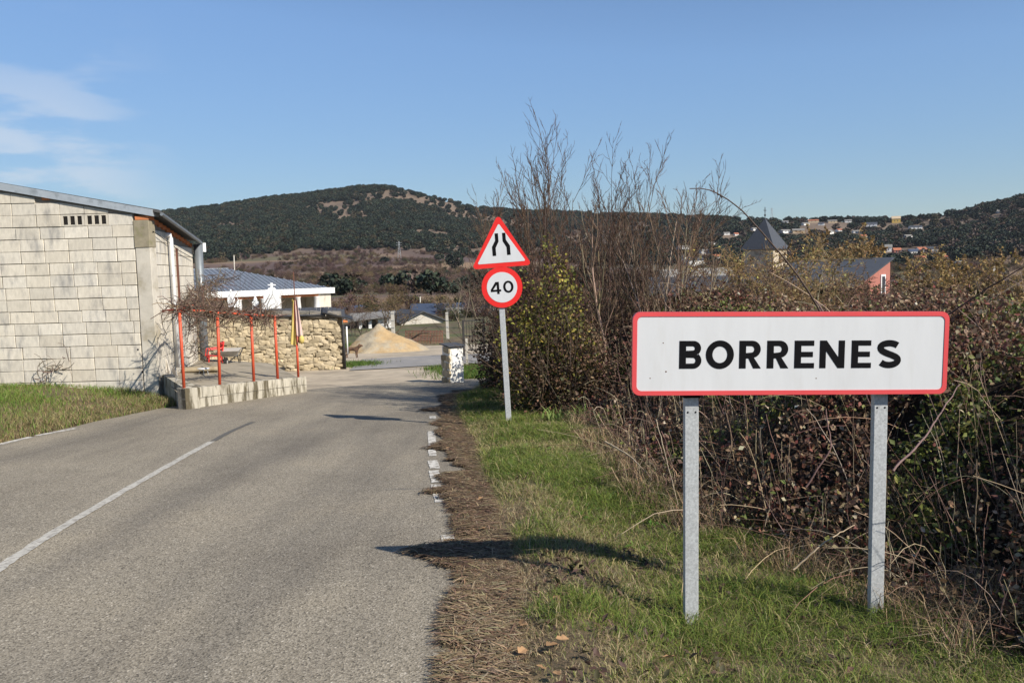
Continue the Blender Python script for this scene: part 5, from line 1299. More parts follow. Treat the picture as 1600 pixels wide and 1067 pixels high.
# arching canes
nC = 2600; x, y = sample_hedge(nC, rg); ok = hedge_h(x, y) > .12; x, y = x[ok], y[ok]; n = len(x)
L_ = rg.uniform(.35, 1.5, n); a = rg.uniform(0, 6.28, n); a = np.where(rg.random(n) < .5, rg.normal(3.3, .8, n), a); el = rg.uniform(.3, 1.4, n); z0 = H(x, y) + hedge_h(x, y) - rg.uniform(.15, .75, n)
z0 = np.maximum(z0, H(x, y) + .02)
t = np.linspace(0, 1, 7)[None, :]; dx = np.cos(a)[:, None]; dy = np.sin(a)[:, None]; sag = rg.uniform(.3, 1.3, n)[:, None]
PX = x[:, None] + dx * L_[:, None] * t * np.cos(el)[:, None] + rg.normal(0, .02, (n, 7)).cumsum(1) * .5
PY = y[:, None] + dy * L_[:, None] * t * np.cos(el)[:, None] + rg.normal(0, .02, (n, 7)).cumsum(1) * .5
PZ = z0[:, None] + L_[:, None] * (np.sin(el)[:, None] * t - sag * .5 * t ** 2)
PZ = np.maximum(PZ, H(PX, PY) + .01)
rd = rg.uniform(.0014, .0038, n)[:, None] * np.clip(.8 + y[:, None] / 16, .8, 1.8) * np.linspace(1, .5, 7)[None, :]
cc_ = pal([(.13, .075, .055), (.17, .10, .075), (.30, .23, .155), (.44, .36, .25), (.085, .05, .035)], n, rg, .25, [.3, .22, .25, .13, .1])
v, f = tubes_np(np.stack((PX, PY, PZ), -1), rd, 4)
hchild(veg_obj('canes', v, f, np.repeat(cc_, len(v) // n, 0), M_bark, stuff=True))
# upright dead stems in front of the dark heart
n = 420; y = 3.6 + 10.5 * rg.random(n) ** 1.3; x = fx(y) + .05 + 1.5 * rg.random(n); L_ = np.clip(hedge_h(x, y) * rg.uniform(.8, 1.25, n), .25, 1.7) + .1
t = np.linspace(0, 1, 6)[None, :]; lx_, ly_ = rg.normal(-.05, .22, n)[:, None], rg.normal(0, .22, n)[:, None]
PX = x[:, None] + lx_ * L_[:, None] * t + rg.normal(0, .012, (n, 6)).cumsum(1); PY = y[:, None] + ly_ * L_[:, None] * t + rg.normal(0, .012, (n, 6)).cumsum(1); PZ = (H(x, y) + rg.uniform(0, .12, n))[:, None] + L_[:, None] * t
v, f = tubes_np(np.stack((PX - .12, PY, PZ), -1), rg.uniform(.0016, .0036, n)[:, None] * np.clip(.8 + y[:, None] / 14, .8, 1.8) * np.linspace(1, .5, 6)[None, :], 4)
hchild(veg_obj('dead_stems', v, f, np.repeat(pal([(.34, .26, .17), (.42, .34, .24), (.22, .14, .11), (.17, .105, .09)], n, rg, .25), len(v) // n, 0), M_bark, stuff=True))
# a few long individual canes that stand out
def cane(pts, r0, col, label=None):
    P = np.array(pts, float); d_ = np.concatenate(([0], np.cumsum(np.linalg.norm(np.diff(P, axis=0), axis=1)))); u_ = np.linspace(0, d_[-1], 22)
    Q = np.stack([np.interp(u_, d_, P[:, k]) for k in range(3)], 1)
    for _ in range(3): Q[1:-1] = .25 * Q[:-2] + .5 * Q[1:-1] + .25 * Q[2:]
    Q += rg.normal(0, .0022, Q.shape)
    v, f = tubes_np(Q[None], (r0 * np.linspace(1, .45, 22))[None], 6)
    hchild(veg_obj('long_cane', v, f, np.tile(np.array(col), (len(v), 1)), M_bark))
cane([at(1290, 500, 6.4), at(1240, 420, 6.2), at(1165, 335, 6.0), at(1140, 312, 5.9), at(1110, 293, 5.85), at(1078, 294, 5.8)], .008, (.085, .06, .05))
cane([at(1128, 308, 5.9), at(1115, 299, 5.88), at(1108, 287, 5.86)], .005, (.085, .06, .05))
cane([at(1440, 520, 6.5), at(1500, 480, 6.3), at(1560, 440, 6.1), at(1640, 395, 5.9)], .008, (.11, .065, .055))
cane([at(1275, 470, 7), at(1330, 560, 6.6), at(1385, 690, 6.0)], .006, (.16, .10, .09))
cane([at(1395, 735, 4.9), at(1440, 690, 5.0), at(1500, 600, 5.3)], .0075, (.20, .13, .12))
cane([at(1260, 760, 5.2), at(1300, 700, 5.2), at(1290, 640, 5.4)], .006, (.18, .11, .10))
cane([at(1240, 890, 4.8), at(1290, 845, 4.8), at(1335, 820, 4.9)], .006, (.40, .31, .21))
cane([at(946, 690, 8.4), at(985, 712, 8.0), at(1030, 760, 7.4)], .009, (.40, .32, .22))
cane([at(1025, 655, 7.9), at(1042, 720, 7.2), at(1060, 790, 6.6)], .005, (.36, .29, .20))

# bare saplings and shrubs --------------------------------------------------
def sapling(name, base, stems, rng, levels, cols, label, cat='tree', flecks=None, group=None, nseg=6, wander=.22, upw=.12, rootz=None, rmin=.0042):
    """stems: list of (dx, dy, dz, length, radius) start offset direction"""
    bx, by = base; bz = float(H(np.array([bx]), np.array([by]))[0]) if rootz is None else rootz
    o = empty(name, (bx, by, bz), 0, label, cat, group)
    st = []
    for (ox, oy, dx, dy, L_, r_) in stems:
        d = np.array((dx, dy, 1.0)); d /= np.linalg.norm(d); st.append((np.array((ox, oy, -.1)), d, L_, r_))
    lv = grow(st, rng, levels, wander, upw, nseg, rmin)
    V, Fs, C = tubes_col(lv[:1], cols[:1], rng, 6); veg_obj('trunk', V, Fs, C, M_bark, o, sm=True)
    V, Fs, C = tubes_col(lv[1:], (cols[1:] + [cols[-1]] * 6), rng, 3); veg_obj('crown', V, Fs, C, M_bark, o, stuff=True)
    if flecks:
        n, size, colr = flecks[:3]; P = lv[-1][0] if len(flecks) < 4 else np.concatenate([l[0] for l in lv[flecks[3]:]])
        k = rng.integers(0, len(P), n); i = rng.integers(0, P.shape[1], n); pts = P[k, i] + rng.normal(0, .03, (n, 3))
        V, Fc, C = leaves_np(pts, rng.uniform(.6, 1.3, n) * size, pal(colr, n, rng, .3), rng, .2, .75); veg_obj('foliage', V, Fc, C, M_leaf, o, stuff=True)
    return o
BK = [(.26, .20, .14), (.21, .155, .105), (.15, .10, .068), (.13, .08, .055)]
BKD = [(.12, .09, .065), (.105, .072, .05), (.10, .062, .042), (.10, .06, .042)]
def stems(n, rng, spread, L_, r_, base=.15, lean=(0, 0)):
    return [(rng.normal(0, base), rng.normal(0, base), rng.normal(lean[0], spread), rng.normal(lean[1], spread), L_ * rng.uniform(.75, 1.05), r_ * rng.uniform(.7, 1.1)) for _ in range(n)]
def basexy(px, Y): p = at(px, 500, Y); return (p[0], p[1])
rs2 = np.random.default_rng(21)
SP = [  # px, Y, stems, spread, height, radius, lean x, label, palette
    (866, 14.6, 4, .10, 4.55, .030, -.02, 'tallest bare sapling, reaching highest above the hedge', BKD),
    (815, 14.8, 4, .14, 3.95, .026, -.10, 'bare sapling leaning left just above the warning triangle', BKD),
    (792, 17.6, 4, .09, 3.6, .018, -.12, 'thin pale bare shoots left of the warning triangle', BK),
    (941, 13.4, 1, .03, 3.9, .050, -.03, 'bare tree with one straight pale trunk in mid hedge', BK),
    (915, 15.2, 4, .12, 4.15, .026, .0, 'bushy bare sapling behind the pale straight trunk', BKD),
    (962, 15.0, 3, .10, 4.0, .022, .02, 'many stemmed bare sapling just right of the pale straight trunk', BKD),
    (992, 14.2, 4, .11, 3.75, .024, .03, 'bare sapling third from the right of the row', BKD),
    (1052, 13.0, 4, .10, 3.45, .030, .05, 'rightmost bare sapling of the hedge row, pale stemmed', BK),
    (1020, 13.9, 4, .12, 3.6, .022, .04, 'pale stemmed bare sapling left of the rightmost one', BK),
    (1034, 15.5, 3, .13, 3.95, .020, .04, 'slender dark bare sapling behind the rightmost pale one', BKD)]
for (px, Y, ns, spd, hgt_, r_, lx, lab, cols) in SP:
    b_ = basexy(px, Y)
    sapling('bare_sapling', b_, stems(ns, rs2, spd, hgt_, r_, .12, (lx, 0)), rs2, [(11, .36, 26, .22), (6, .42, 27, .15), (3, .5, 30, .2)], cols, lab, 'tree', None, 'bare saplings rising from the hedge', upw=.22, wander=.18)
# brown twiggy shrub mass and the yellow green ivy bush behind the 40 sign
sapling('twiggy_shrub', basexy(866, 15.6), stems(22, rs2, .30, 2.75, .016, .42), rs2, [(9, .42, 36, .15), (7, .45, 38, .15), (3, .5, 36, .2)], [(.11, .08, .06), (.12, .075, .055), (.135, .08, .06), (.15, .085, .065)], 'dense brown twiggy shrub behind the warning triangle', 'shrub', (5000, .035, [(.14, .065, .04), (.10, .055, .035), (.19, .11, .06)]))
def leaf_bush(name, c, rx, ry, hz, n, size, cols, label, rng, twigs=60, twc=(.10, .07, .05), clump=.3, w=None, thr=.4):
    bz = float(H(np.array([c[0]]), np.array([c[1]]))[0]); o = empty(name, (c[0], c[1], bz), 0, label, 'bush')
    d = rng.normal(size=(n * 3, 3)); d /= np.linalg.norm(d, axis=1, keepdims=True); d[:, 2] = np.abs(d[:, 2]); u = rng.random(n * 3) ** .28
    lump = .55 + .75 * vnoise(d[:, 0] * 2.2 + d[:, 2] * 1.7 + 5, d[:, 1] * 2.2 - d[:, 2], .55, 81)
    P = d * u[:, None] * lump[:, None] * np.array((rx, ry, hz))
    cn = vnoise(P[:, 0] + P[:, 2] * .7, P[:, 1] - P[:, 2] * .6, clump, 82); P = P[(cn > thr) | (rng.random(n * 3) < .15)][:n]
    c_ = pal(cols, len(P), rng, .3, w)
    V, Fc, C = leaves_np(P, rng.uniform(.6, 1.3, len(P)) * size, c_, rng, .25, .75); veg_obj('foliage', V, Fc, C, M_leaf, o, stuff=True)
    st = [(np.array((rng.normal(0, rx * .2), rng.normal(0, ry * .2), -.1)), (lambda q: q / np.linalg.norm(q))(np.array((rng.normal(0, .5), rng.normal(0, .5), 1.0))), hz * rng.uniform(.6, 1.0), .014) for _ in range(twigs)]
    lv = grow(st, rng, [(4, .45, 40, .25)], .25, .05, 5); V, Fs, C = tubes_col(lv, [twc, twc], rng, 3); veg_obj('stems', V, Fs, C, M_bark, o, stuff=True)
    return o
leaf_bush('bramble_bush', basexy(885, 13.0), 1.0, .8, 1.45, 5500, .058, [(.145, .085, .05), (.10, .06, .038), (.07, .065, .025), (.20, .13, .075)], 'brown bramble bush under the yellow green leafy bush', rs2, 60, thr=.36)
leaf_bush('ivy_bush', basexy(862, 13.3), .85, .7, 2.35, 6500, .060, [(.27, .235, .04), (.16, .15, .03), (.08, .08, .022), (.36, .30, .07), (.13, .07, .04)], 'yellow green leafy bush right of the round speed limit sign', rs2, 50, w=[.24, .26, .26, .1, .14])
leaf_bush('dark_bush', basexy(812, 17.4), .95, 1.2, 2.15, 11000, .058, [(.040, .038, .018), (.065, .04, .024), (.10, .05, .03), (.03, .03, .015)], 'dark dense bush left of the speed limit post at the road bend', rs2, 60, thr=.35)
leaf_bush('dark_bush', basexy(835, 19.0), 1.2, 1.2, 2.2, 7000, .062, [(.045, .042, .02), (.075, .045, .028), (.11, .055, .035)], 'dark bush hidden furthest behind the speed limit post', rs2, 40, thr=.35)
leaf_bush('red_leaf_shrub', at(1430, 480, 13.0)[:2], 1.6, 1.0, 1.85, 3200, .05, [(.20, .03, .025), (.10, .06, .03), (.08, .07, .03), (.12, .07, .045)], 'low shrub with some red leaves above the right end of the sign', rs2, 80, (.16, .10, .06), w=[.22, .3, .2, .28], thr=.45)
leaf_bush('brown_leaf_shrub', at(1075, 480, 12.0)[:2], 1.5, 1.0, 1.75, 4500, .05, [(.12, .045, .035), (.10, .055, .035), (.07, .06, .03), (.15, .09, .055)], 'reddish brown shrub above the left end of the sign', rs2, 80, (.14, .085, .06), thr=.42)

# lichen covered and ochre trees beyond the hedge ------------------------------
OC = [(.30, .25, .17), (.30, .225, .12), (.28, .195, .09), (.27, .18, .085)]
LT = [  # px, y of crown top, Y, stems, spread, radius, palette, fleck colours, nflecks, label
    (1180, 362, 19, 5, .20, .035, OC, [(.42, .35, .10), (.28, .24, .09)], 260, 'crooked lichen covered tree in front of the church tower'),
    (1262, 385, 21, 6, .24, .04, OC, [(.33, .30, .14), (.25, .21, .10)], 420, 'broad lichen grey tree right of the church tower'),
    (1322, 352, 92, 6, .22, .14, OC, [(.30, .20, .08), (.23, .15, .06)], 1800, 'ochre leaved tree rising behind the slate roofs left of the pink house'),
    (1492, 392, 30, 6, .30, .06, OC, [(0.350, 0.245, 0.088), (0.263, 0.175, 0.070)], 1733, 'wide ochre tree on the right, left of the wooden pole'),
    (1545, 398, 27, 5, .28, .05, OC, [(0.333, 0.228, 0.079), (0.245, 0.166, 0.070)], 1266, 'ochre tree directly behind the wooden pole'),
    (1605, 415, 25, 5, .32, .06, OC, [(0.315, 0.219, 0.088), (0.245, 0.166, 0.070)], 1000, 'ochre tree cut by the right edge of the view'),
    (1105, 398, 15, 6, .26, .022, BK, [(.16, .10, .06), (.20, .15, .07)], 160, 'bare tan shrub tree left of the long slate house'),
    (1155, 408, 16, 7, .30, .020, BK, [(.16, .10, .06), (.22, .17, .07)], 200, 'bare tangled shrub before the long slate house'),
    (1224, 404, 15, 7, .30, .022, OC, [(.30, .24, .10), (.22, .17, .08)], 260, 'bare ochre shrub below the tower wall'),
    (1300, 412, 17, 7, .32, .020, BK, [(.20, .13, .06), (.15, .09, .05)], 240, 'bare brown shrub before the wide slate roof'),
    (1352, 430, 15, 5, .28, .016, BK, [(.20, .13, .06), (.15, .09, .05)], 120, 'thin bare shrub crossing the pink house wall'),
    (1440, 432, 22, 5, .30, .03, BK, [(0.228, 0.158, 0.088), (0.175, 0.123, 0.070)], 1500, 'low bare bushy tree right of the pink house'),
    (1130, 405, 20, 5, .28, .03, BK, [(0.228, 0.175, 0.088), (0.193, 0.123, 0.070)], 900, 'bare grey tree between the saplings and the church tower')]
for (px, yt, Y, ns, spd, r_, cols, fc, nf, lab) in LT:
    b_ = basexy(px, Y); bz = float(H(np.array([b_[0]]), np.array([b_[1]]))[0]); ht = at(px, yt, Y)[2] - bz; 
    sapling('lichen_tree', b_, stems(ns + 1, rs2, spd, ht * .9, r_, .2), rs2, [(9, .46, 50, .25), (7, .5, 48, .2), (6, .5, 46, .15)], cols, lab, 'tree', (nf * 3, .0034 * Y, fc, 2), 'trees beyond the hedge', wander=.4, upw=.05, rmin=.00034 * Y)
# brown understorey behind the hedge
def scrub_proto(seed, cols, n=90, leafc=None, nl=60, rmn=.006):
    r_ = np.random.default_rng(seed); st = [(r_.normal(0, .12, 3) * np.array((1, 1, 0)), (lambda q: q / np.linalg.norm(q))(np.array((r_.normal(0, .55), r_.normal(0, .55), 1.0))), r_.uniform(.5, 1.0), .022) for _ in range(9)]
    lv = grow(st, r_, [(7, .5, 42, .2), (5, .5, 42, .2)], .3, .05, 4); V, Fs, C = tubes_col([(P, np.clip(Rd, rmn, .014)) for P, Rd in lv], [cols[0], cols[-1], cols[-1]], r_, 3); parts = [(V, Fs, C)]
    if leafc:
        P = lv[-1][0][:, -1]; k = r_.integers(0, len(P), nl); V2, F2, C2 = leaves_np(P[k] + r_.normal(0, .07, (nl, 3)), r_.uniform(.05, .11, nl), pal(leafc, nl, r_, .3), r_, .3, .8); parts.append((V2, F2, C2))
    V, Fs, C = join_np(parts); return raw_mesh('scrub_source', V, Fs, MATS['scrub'], C)
pm('scrub', None, .9, attr=True, orand=.3, spec=.15)
pm('oak_foliage', None, .75, attr=True, orand=.35, spec=.2)
SCR = [scrub_proto(s, c, 90, l, n_) for s, c, l, n_ in ((1, [(.14, .10, .08), (.13, .085, .07)], [(.11, .07, .05), (.08, .05, .04)], 380), (2, [(.12, .08, .075), (.115, .075, .07)], [(.075, .045, .045)], 380), (3, [(.16, .12, .08), (.16, .115, .075)], [(.14, .10, .05)], 380), (4, [(.13, .10, .08), (.14, .10, .08)], None, 0), (5, [(.10, .08, .06), (.10, .075, .055)], [(.035, .045, .018), (.05, .05, .02)], 600))]
rs3 = np.random.default_rng(33)
def zone(n, r0, r1, a0, a1, rng, p=1.0):
    r = r0 + (r1 - r0) * rng.random(n) ** p; a = rng.uniform(a0, a1, n); return r * np.sin(a), r * np.cos(a)
x, y = zone(900, 17, 60, .12, .62, rs3); k = (x > fx(np.minimum(y, 19)) + 3) & (x > .10 * y + 4); x, y = x[k], y[k]
NSC = [scrub_proto(s, c, 90, l, n_, .0022) for s, c, l, n_ in ((11, [(.15, .11, .075), (.15, .10, .065)], [(.13, .085, .045), (.10, .06, .04)], 200), (12, [(.14, .10, .075), (.16, .115, .08)], [(.10, .085, .03), (.13, .10, .045)], 260), (13, [(.16, .12, .085), (.17, .12, .085)], None, 0))]
scatter('hedge_scrub', np.stack((x, y, H(x, y) - .1), 1), rs3.uniform(.9, 1.9, len(x)), NSC, 'brown scrub filling the slope between the hedge and the village', rs3)
x, y = zone(17000, 66, 660, -.62, .66, rs3, .8)
dn_ = vnoise(x * .4, y, 24, 91) * .6 + vnoise(x, y, 60, 92) * .4
k = (dn_ > .46) & ~((np.abs(x + 3) < 8) & (y < 58)); x, y = x[k], y[k]
scatter('field_scrub', np.stack((x, y, H(x, y) - .2), 1), rs3.uniform(.8, 2.6, len(x)) * (.8 + .5 * ss(100, 400, y)), SCR, 'purple brown scrub covering the fields below the hill', rs3)
# holm oak woods on the hills
def oak_proto(seed, cols, n=230):
    r_ = np.random.default_rng(seed); d = r_.normal(size=(n, 3)); d /= np.linalg.norm(d, axis=1, keepdims=True); d[:, 2] = d[:, 2] * .8 + .15
    lump = .7 + .5 * vnoise(d[:, 0] * 2 + seed, d[:, 1] * 2 + d[:, 2] * 2, .6, seed); P = d * lump[:, None] * r_.uniform(.75, 1, n)[:, None] * np.array((1, 1, .9)) + np.array((0, 0, .95))
    V, Fc, C = leaves_np(P, r_.uniform(.28, .5, n), pal(cols, n, r_, .25), r_, .4, .85)
    tv, tf = tubes_np(np.array([[(0, 0, -.3), (0, 0, .4), (0, 0, 1.0)]]), np.array([[.10, .08, .05]]), 5)
    V, Fs, C = join_np([(V, Fc, C), (tv, tf, np.tile((.06, .045, .035), (len(tv), 1)))])
    return raw_mesh('oak_source', V, Fs, MATS['oak_foliage'], C)
OAK = [oak_proto(s, [(.027, .037, .025), (.040, .050, .032), (.018, .027, .020)]) for s in range(5)] + [oak_proto(9, [(.055, .055, .028), (.065, .052, .034)]), oak_proto(10, [(.075, .055, .045), (.085, .062, .048)], 160)]
def wood(name, n, az0, az1, s_lo, label, protos, seed, thr, size):
    r_ = np.random.default_rng(seed); a = r_.uniform(az0, az1, n); s = s_lo - .06 + (1.06 - s_lo + .06) * np.sqrt(r_.random(n)); D = ridge_d(a); r0 = 280 - 20 * ss(0, .3, a); r = r0 + s * (D - r0)
    x, y = r * np.sin(a), r * np.cos(a)
    edge = s > s_lo + (vnoise(x, y, 80, 93) - .5) * .10
    dens = vnoise(x, y, 95, 94) * .55 + vnoise(x * .5, y, 32, 95) * .45
    k = edge & ((dens > thr) | (r_.random(n) < .10))
    for (hx, hy, hw) in FARP:      # gardens and cleared ground in front of each house
        hr = math.hypot(hx, hy); u_ = (x * hx + y * hy) / hr; v_ = np.abs(x * hy - y * hx) / hr
        k &= ~((v_ < hw * .8 + 2) & (u_ > hr - 60) & (u_ < hr + 6))
    for (cx_, cy_, ra, rb2) in CLEAR:
        hr = math.hypot(cx_, cy_); u_ = (x * cx_ + y * cy_) / hr - hr; v_ = (x * cy_ - y * cx_) / hr
        k &= ((u_ / ra) ** 2 + (v_ / rb2) ** 2 > .55 + 1.1 * vnoise(x, y, 16, 97)) | (r_.random(n) < .14)
    x, y = x[k], y[k]
    return scatter(name, np.stack((x, y, H(x, y) - .5), 1), r_.uniform(.55, 1.4, len(x)) * size, protos, label, r_)
CLEAR = [(*hit(px, py, 300)[:2], ra, rb2) for px, py, ra, rb2 in ((512, 326, 55, 24), (545, 338, 38, 24), (350, 352, 34, 34), (425, 354, 18, 26), (610, 345, 22, 16))]
wood('oak_wood', 26000, -.60, .06, .42, 'dark holm oak wood covering the long hill on the left', OAK[:6], 41, .445, 2.7)
wood('ridge_wood', 15000, .04, .66, .34, 'mixed dark wood on the lower ridge and right hill', OAK, 42, .40, 2.8)
r_ = np.random.default_rng(43)
x, y = zone(900, 95, 420, -.62, .66, r_, .8); k = vnoise(x, y, 45, 96) > .62; x, y = x[k], y[k]
scatter('valley_trees', np.stack((x, y, H(x, y) - .3), 1), r_.uniform(1.2, 2.6, len(x)), OAK, 'scattered oaks dotted over the valley fields', r_)
for (px, py, hpx, lab) in ((601, 412, 10, 'round dark oak alone in the brown field'), (712, 425, 30, 'tall dark conifer clump left of the warning triangle'), (686, 408, 11, 'low dark oak left of the conifer clump')):
    p = hit(px, py, 100); s_ = hpx * p[1] / F_PX / 1.75; o = empty('field_tree', p, 0, lab, 'tree', 'single trees in the valley fields'); me = OAK[px % 4].copy(); c_ = link('crown', me, None, o); c_.scale = (s_ * (.8 if hpx > 20 else 1.3), s_ * .9, s_); c_['kind'] = 'stuff'

# ------------------------------------------------------------------ grass, straw and litter
rg = np.random.default_rng(77)
def verge_pts(n, y0, y1, p, rng, lo, hi):
    y = y0 + (y1 - y0) * rng.random(n) ** p; t = rng.random(n); return lo(y) + (hi(y) - lo(y)) * t, y
n = 210000
x, y = verge_pts(n, 2.5, 19.3, 1.6, rg, lambda y: xr(y) + .10, lambda y: fx(y) + .55)
d = x - xr(y); pn = vnoise(x, y, .55, 101); pf = vnoise(x, y, .16, 102); straw_zone = ss(.9, .25, d + (pn - .5) * .5) * ss(9, 5.5, y) + ss(.35, .1, d)
k = rg.random(n) < np.clip(.25 + 1.1 * pf + .2, .15, 1) * (1 - .55 * ss(.2, .9, straw_zone)); x, y, d, pn, pf, straw_zone = (a[k] for a in (x, y, d, pn, pf, straw_zone)); n = len(x)
lush = ss(.35, .75, pn) * (1 - straw_zone) + .35 * ss(6, 4, y) * ss(.8, 1.4, d)
h = rg.uniform(.025, .078, n) * (1 + .6 * lush) * (.8 + .6 * pf); h = np.where(straw_zone > .5, h * .55, h) * np.clip(.9 + y / 30, .9, 1.5)
g = pal([(.125, .180, .028), (.175, .230, .042), (.23, .245, .064), (.080, .130, .026)], n, rg, .25); s_ = pal([(.36, .29, .15), (.44, .36, .21), (.27, .21, .11), (.26, .24, .10)], n, rg, .25)
mixp = np.clip(.52 - .50 * lush + .5 * straw_zone + .10 * ss(5, 10, y), .08, .95); c = np.where((rg.random(n) < mixp)[:, None], s_, g)
V, Fs, C = blades_np(np.stack((x, y, H(x, y) - .005), 1), h, rg.uniform(.0022, .0046, n) * np.clip(.8 + y / 9, 1, 2.6), rg.uniform(.3, 1.9, n), c, rg)
veg_obj('verge_grass', V, Fs, C, M_grass, None, 'green and straw coloured grass on the right verge', True)
# grass of the left bank
n = 60000
y = 8.5 + 9.2 * rg.random(n); x = xl(y) - .02 - 4.4 * rg.random(n) ** 1.2; pn = vnoise(x, y, .9, 104)
k = (rg.random(n) < .35 + .8 * pn) & ~((y > YW - .05) & (x < XC + .1)); x, y, pn = x[k], y[k], pn[k]; n = len(x)
dd = xl(y) - x
g = pal([(.11, .195, .030), (.15, .24, .040), (.21, .25, .06)], n, rg, .25); s_ = pal([(.36, .29, .15), (.26, .21, .10), (.19, .14, .075)], n, rg, .25)
c = np.where((rg.random(n) < np.clip(.75 - .55 * ss(.6, 2.2, dd + (pn - .5)), .15, .85))[:, None], s_, g)
V, Fs, C = blades_np(np.stack((x, y, H(x, y) - .005), 1), rg.uniform(.05, .14, n) * (.7 + .7 * pn), rg.uniform(.006, .012, n), rg.uniform(.2, 1.1, n), c, rg)
veg_obj('bank_grass', V, Fs, C, M_grass, None, 'long green grass on the bank below the block shed', True)
# green tufts round the yard
pts = []
for (px, py, rx, ry, m_) in ((553, 571, .9, 1.2, 2600), (735, 580, 1.0, 1.8, 4200), (755, 590, .9, 1.0, 2200), (690, 577, .5, .6, 700), (556, 545, 1.6, 2.0, 2500)):
    q_ = gp(px, py); pts.append(np.stack((q_[0] + rg.normal(0, rx * .5, m_), q_[1] + rg.normal(0, ry * .6, m_)), 1))
P = np.concatenate(pts); k = ~in_road(P[:, 0], P[:, 1], .05); P = P[k]; n = len(P)
V, Fs, C = blades_np(np.concatenate((P, H(P[:, 0], P[:, 1])[:, None]), 1), rg.uniform(.06, .20, n), rg.uniform(.012, .022, n), rg.uniform(.2, 1.0, n), pal([(.06, .13, .02), (.085, .15, .025), (.13, .15, .04)], n, rg, .25), rg)
veg_obj('yard_grass', V, Fs, C, M_grass, None, 'bright green grass tufts around the meter pillar and yard', True)
# straw and twig litter along the asphalt edge
n = 95000
y = 2.2 + 15.8 * rg.random(n) ** 1.45
reach = (.08 * vnoise(y * 0 + 3, y, 1.7, 105) + .42 * vnoise(y * 0, y, .38, 107) ** 2.2) * (1 - .7 * ss(5.6, 4.6, y)) + .03
out_ = np.where(y < 6.2, .32, .22); t = rg.random(n); x = xr(y) - reach + (reach + out_) * t
pn = vnoise(x * .8, y * 1.6, .30, 106); k = (pn + .5 * t > .34) & (rg.random(n) < .30 + .7 * ss(0, .3, t)); x, y = x[k], y[k]; n = len(x)
L_ = rg.uniform(.03, .16, n); a = np.where(rg.random(n) < .6, rg.normal(3.05, .45, n), rg.uniform(0, 6.28, n)); wd = rg.uniform(.0012, .0030, n) * np.clip(.8 + y / 8, 1, 2.2)
onr = in_road(x, y, 0.02); zb_ = np.where(onr, plane_z(x, y) + .022, np.maximum(H(x, y), plane_z(x, y) + .0)) + rg.uniform(.001, .016, n) * (1 + 1.5 * vnoise(x, y, .2, 108))
dxy = np.stack((np.cos(a), np.sin(a), rg.normal(0, .12, n)), 1) * L_[:, None] * .5; sdv = np.stack((-np.sin(a), np.cos(a), 0 * a), 1) * wd[:, None]; base = np.stack((x, y, zb_), 1); mid_ = base + np.stack((0 * x, 0 * x, L_ * .08), 1)
V = np.stack((base - dxy - sdv, base - dxy + sdv, mid_ + sdv, mid_ - sdv, base + dxy + sdv * .6, base + dxy - sdv * .6), 1).reshape(-1, 3); i = np.arange(n)[:, None] * 6
near = ss(5.6, 4.2, y); c = np.where((rg.random(n) < .12 + .6 * near)[:, None], pal([(.30, .23, .14), (.22, .16, .095), (.14, .10, .06)], n, rg, .3), pal([(.115, .075, .045), (.07, .046, .031), (.155, .105, .062), (.22, .16, .095)], n, rg, .3))
veg_obj('edge_litter', V, [i + np.array((0, 1, 2, 3)), i + np.array((3, 2, 4, 5))], np.repeat(c, 6, 0), M_dead, None, 'brown straw and twig litter spilling over the asphalt edge', True)
# short bleached straw mat by the asphalt in the foreground
n = 34000; x, y = verge_pts(n, 2.2, 7.0, 1.2, rg, lambda y: xr(y) - .06, lambda y: xr(y) + .65); d = x - xr(y); k = rg.random(n) < ss(.56, .22, d + (vnoise(x, y, .3, 113) - .5) * .5) * ss(7, 5.4, y + (vnoise(x, y, .5, 114) - .5)); x, y = x[k], y[k]; n = len(x)
V, Fs, C = blades_np(np.stack((x, y, np.maximum(H(x, y), plane_z(x, y) + .0)), 1), rg.uniform(.02, .06, n), rg.uniform(.002, .0042, n), rg.uniform(.6, 2.4, n), pal([(.38, .30, .19), (.28, .215, .13), (.19, .14, .085), (.10, .07, .045)], n, rg, .3), rg)
veg_obj('straw_mat', V, Fs, C, M_dead, None, 'bleached straw mat along the asphalt in the foreground', True)
# dead straw at the foot of the hedge
n = 22000; x, y = verge_pts(n, 3.0, 17.5, 1.5, rg, lambda y: fx(y) - .35, lambda y: fx(y) + .9)
pn = vnoise(x, y, .5, 109); k = pn > .35; x, y = x[k], y[k]; n = len(x)
V, Fs, C = blades_np(np.stack((x, y, H(x, y) + np.maximum(hedge_h(x, y) - .22, 0)), 1), rg.uniform(.08, .34, n), rg.uniform(.0022, .0045, n) * np.clip(.8 + y / 9, 1, 2.2), rg.uniform(.3, 1.6, n), pal([(.26, .19, .11), (.34, .26, .16), (.17, .11, .07), (.12, .075, .05)], n, rg, .3), rg)
veg_obj('hedge_straw', V, Fs, C, M_dead, None, 'dry straw and dead stalks at the foot of the hedge', True)
# low rosette weeds, dark and lush patches
n = 7000; x, y = verge_pts(n, 2.6, 14, 1.5, rg, lambda y: xr(y) + .45, lambda y: fx(y) + .3); pn = vnoise(x, y, .3, 110); k = pn > .60; x, y = x[k], y[k]; n = len(x)
c = np.where((vnoise(x, y, 1.1, 111) > .5)[:, None], pal([(.085, .165, .025), (.11, .20, .03)], n, rg, .25), pal([(.075, .045, .035), (.06, .055, .025), (.10, .06, .045)], n, rg, .25))
V, Fc, C = leaves_np(np.stack((x, y, H(x, y) + rg.uniform(.01, .05, n)), 1), rg.uniform(.03, .08, n), c, rg, 1.0, .4); veg_obj('verge_weeds', V, Fc, C, M_leaf, None, 'low broad leaved weeds among the verge grass', True)
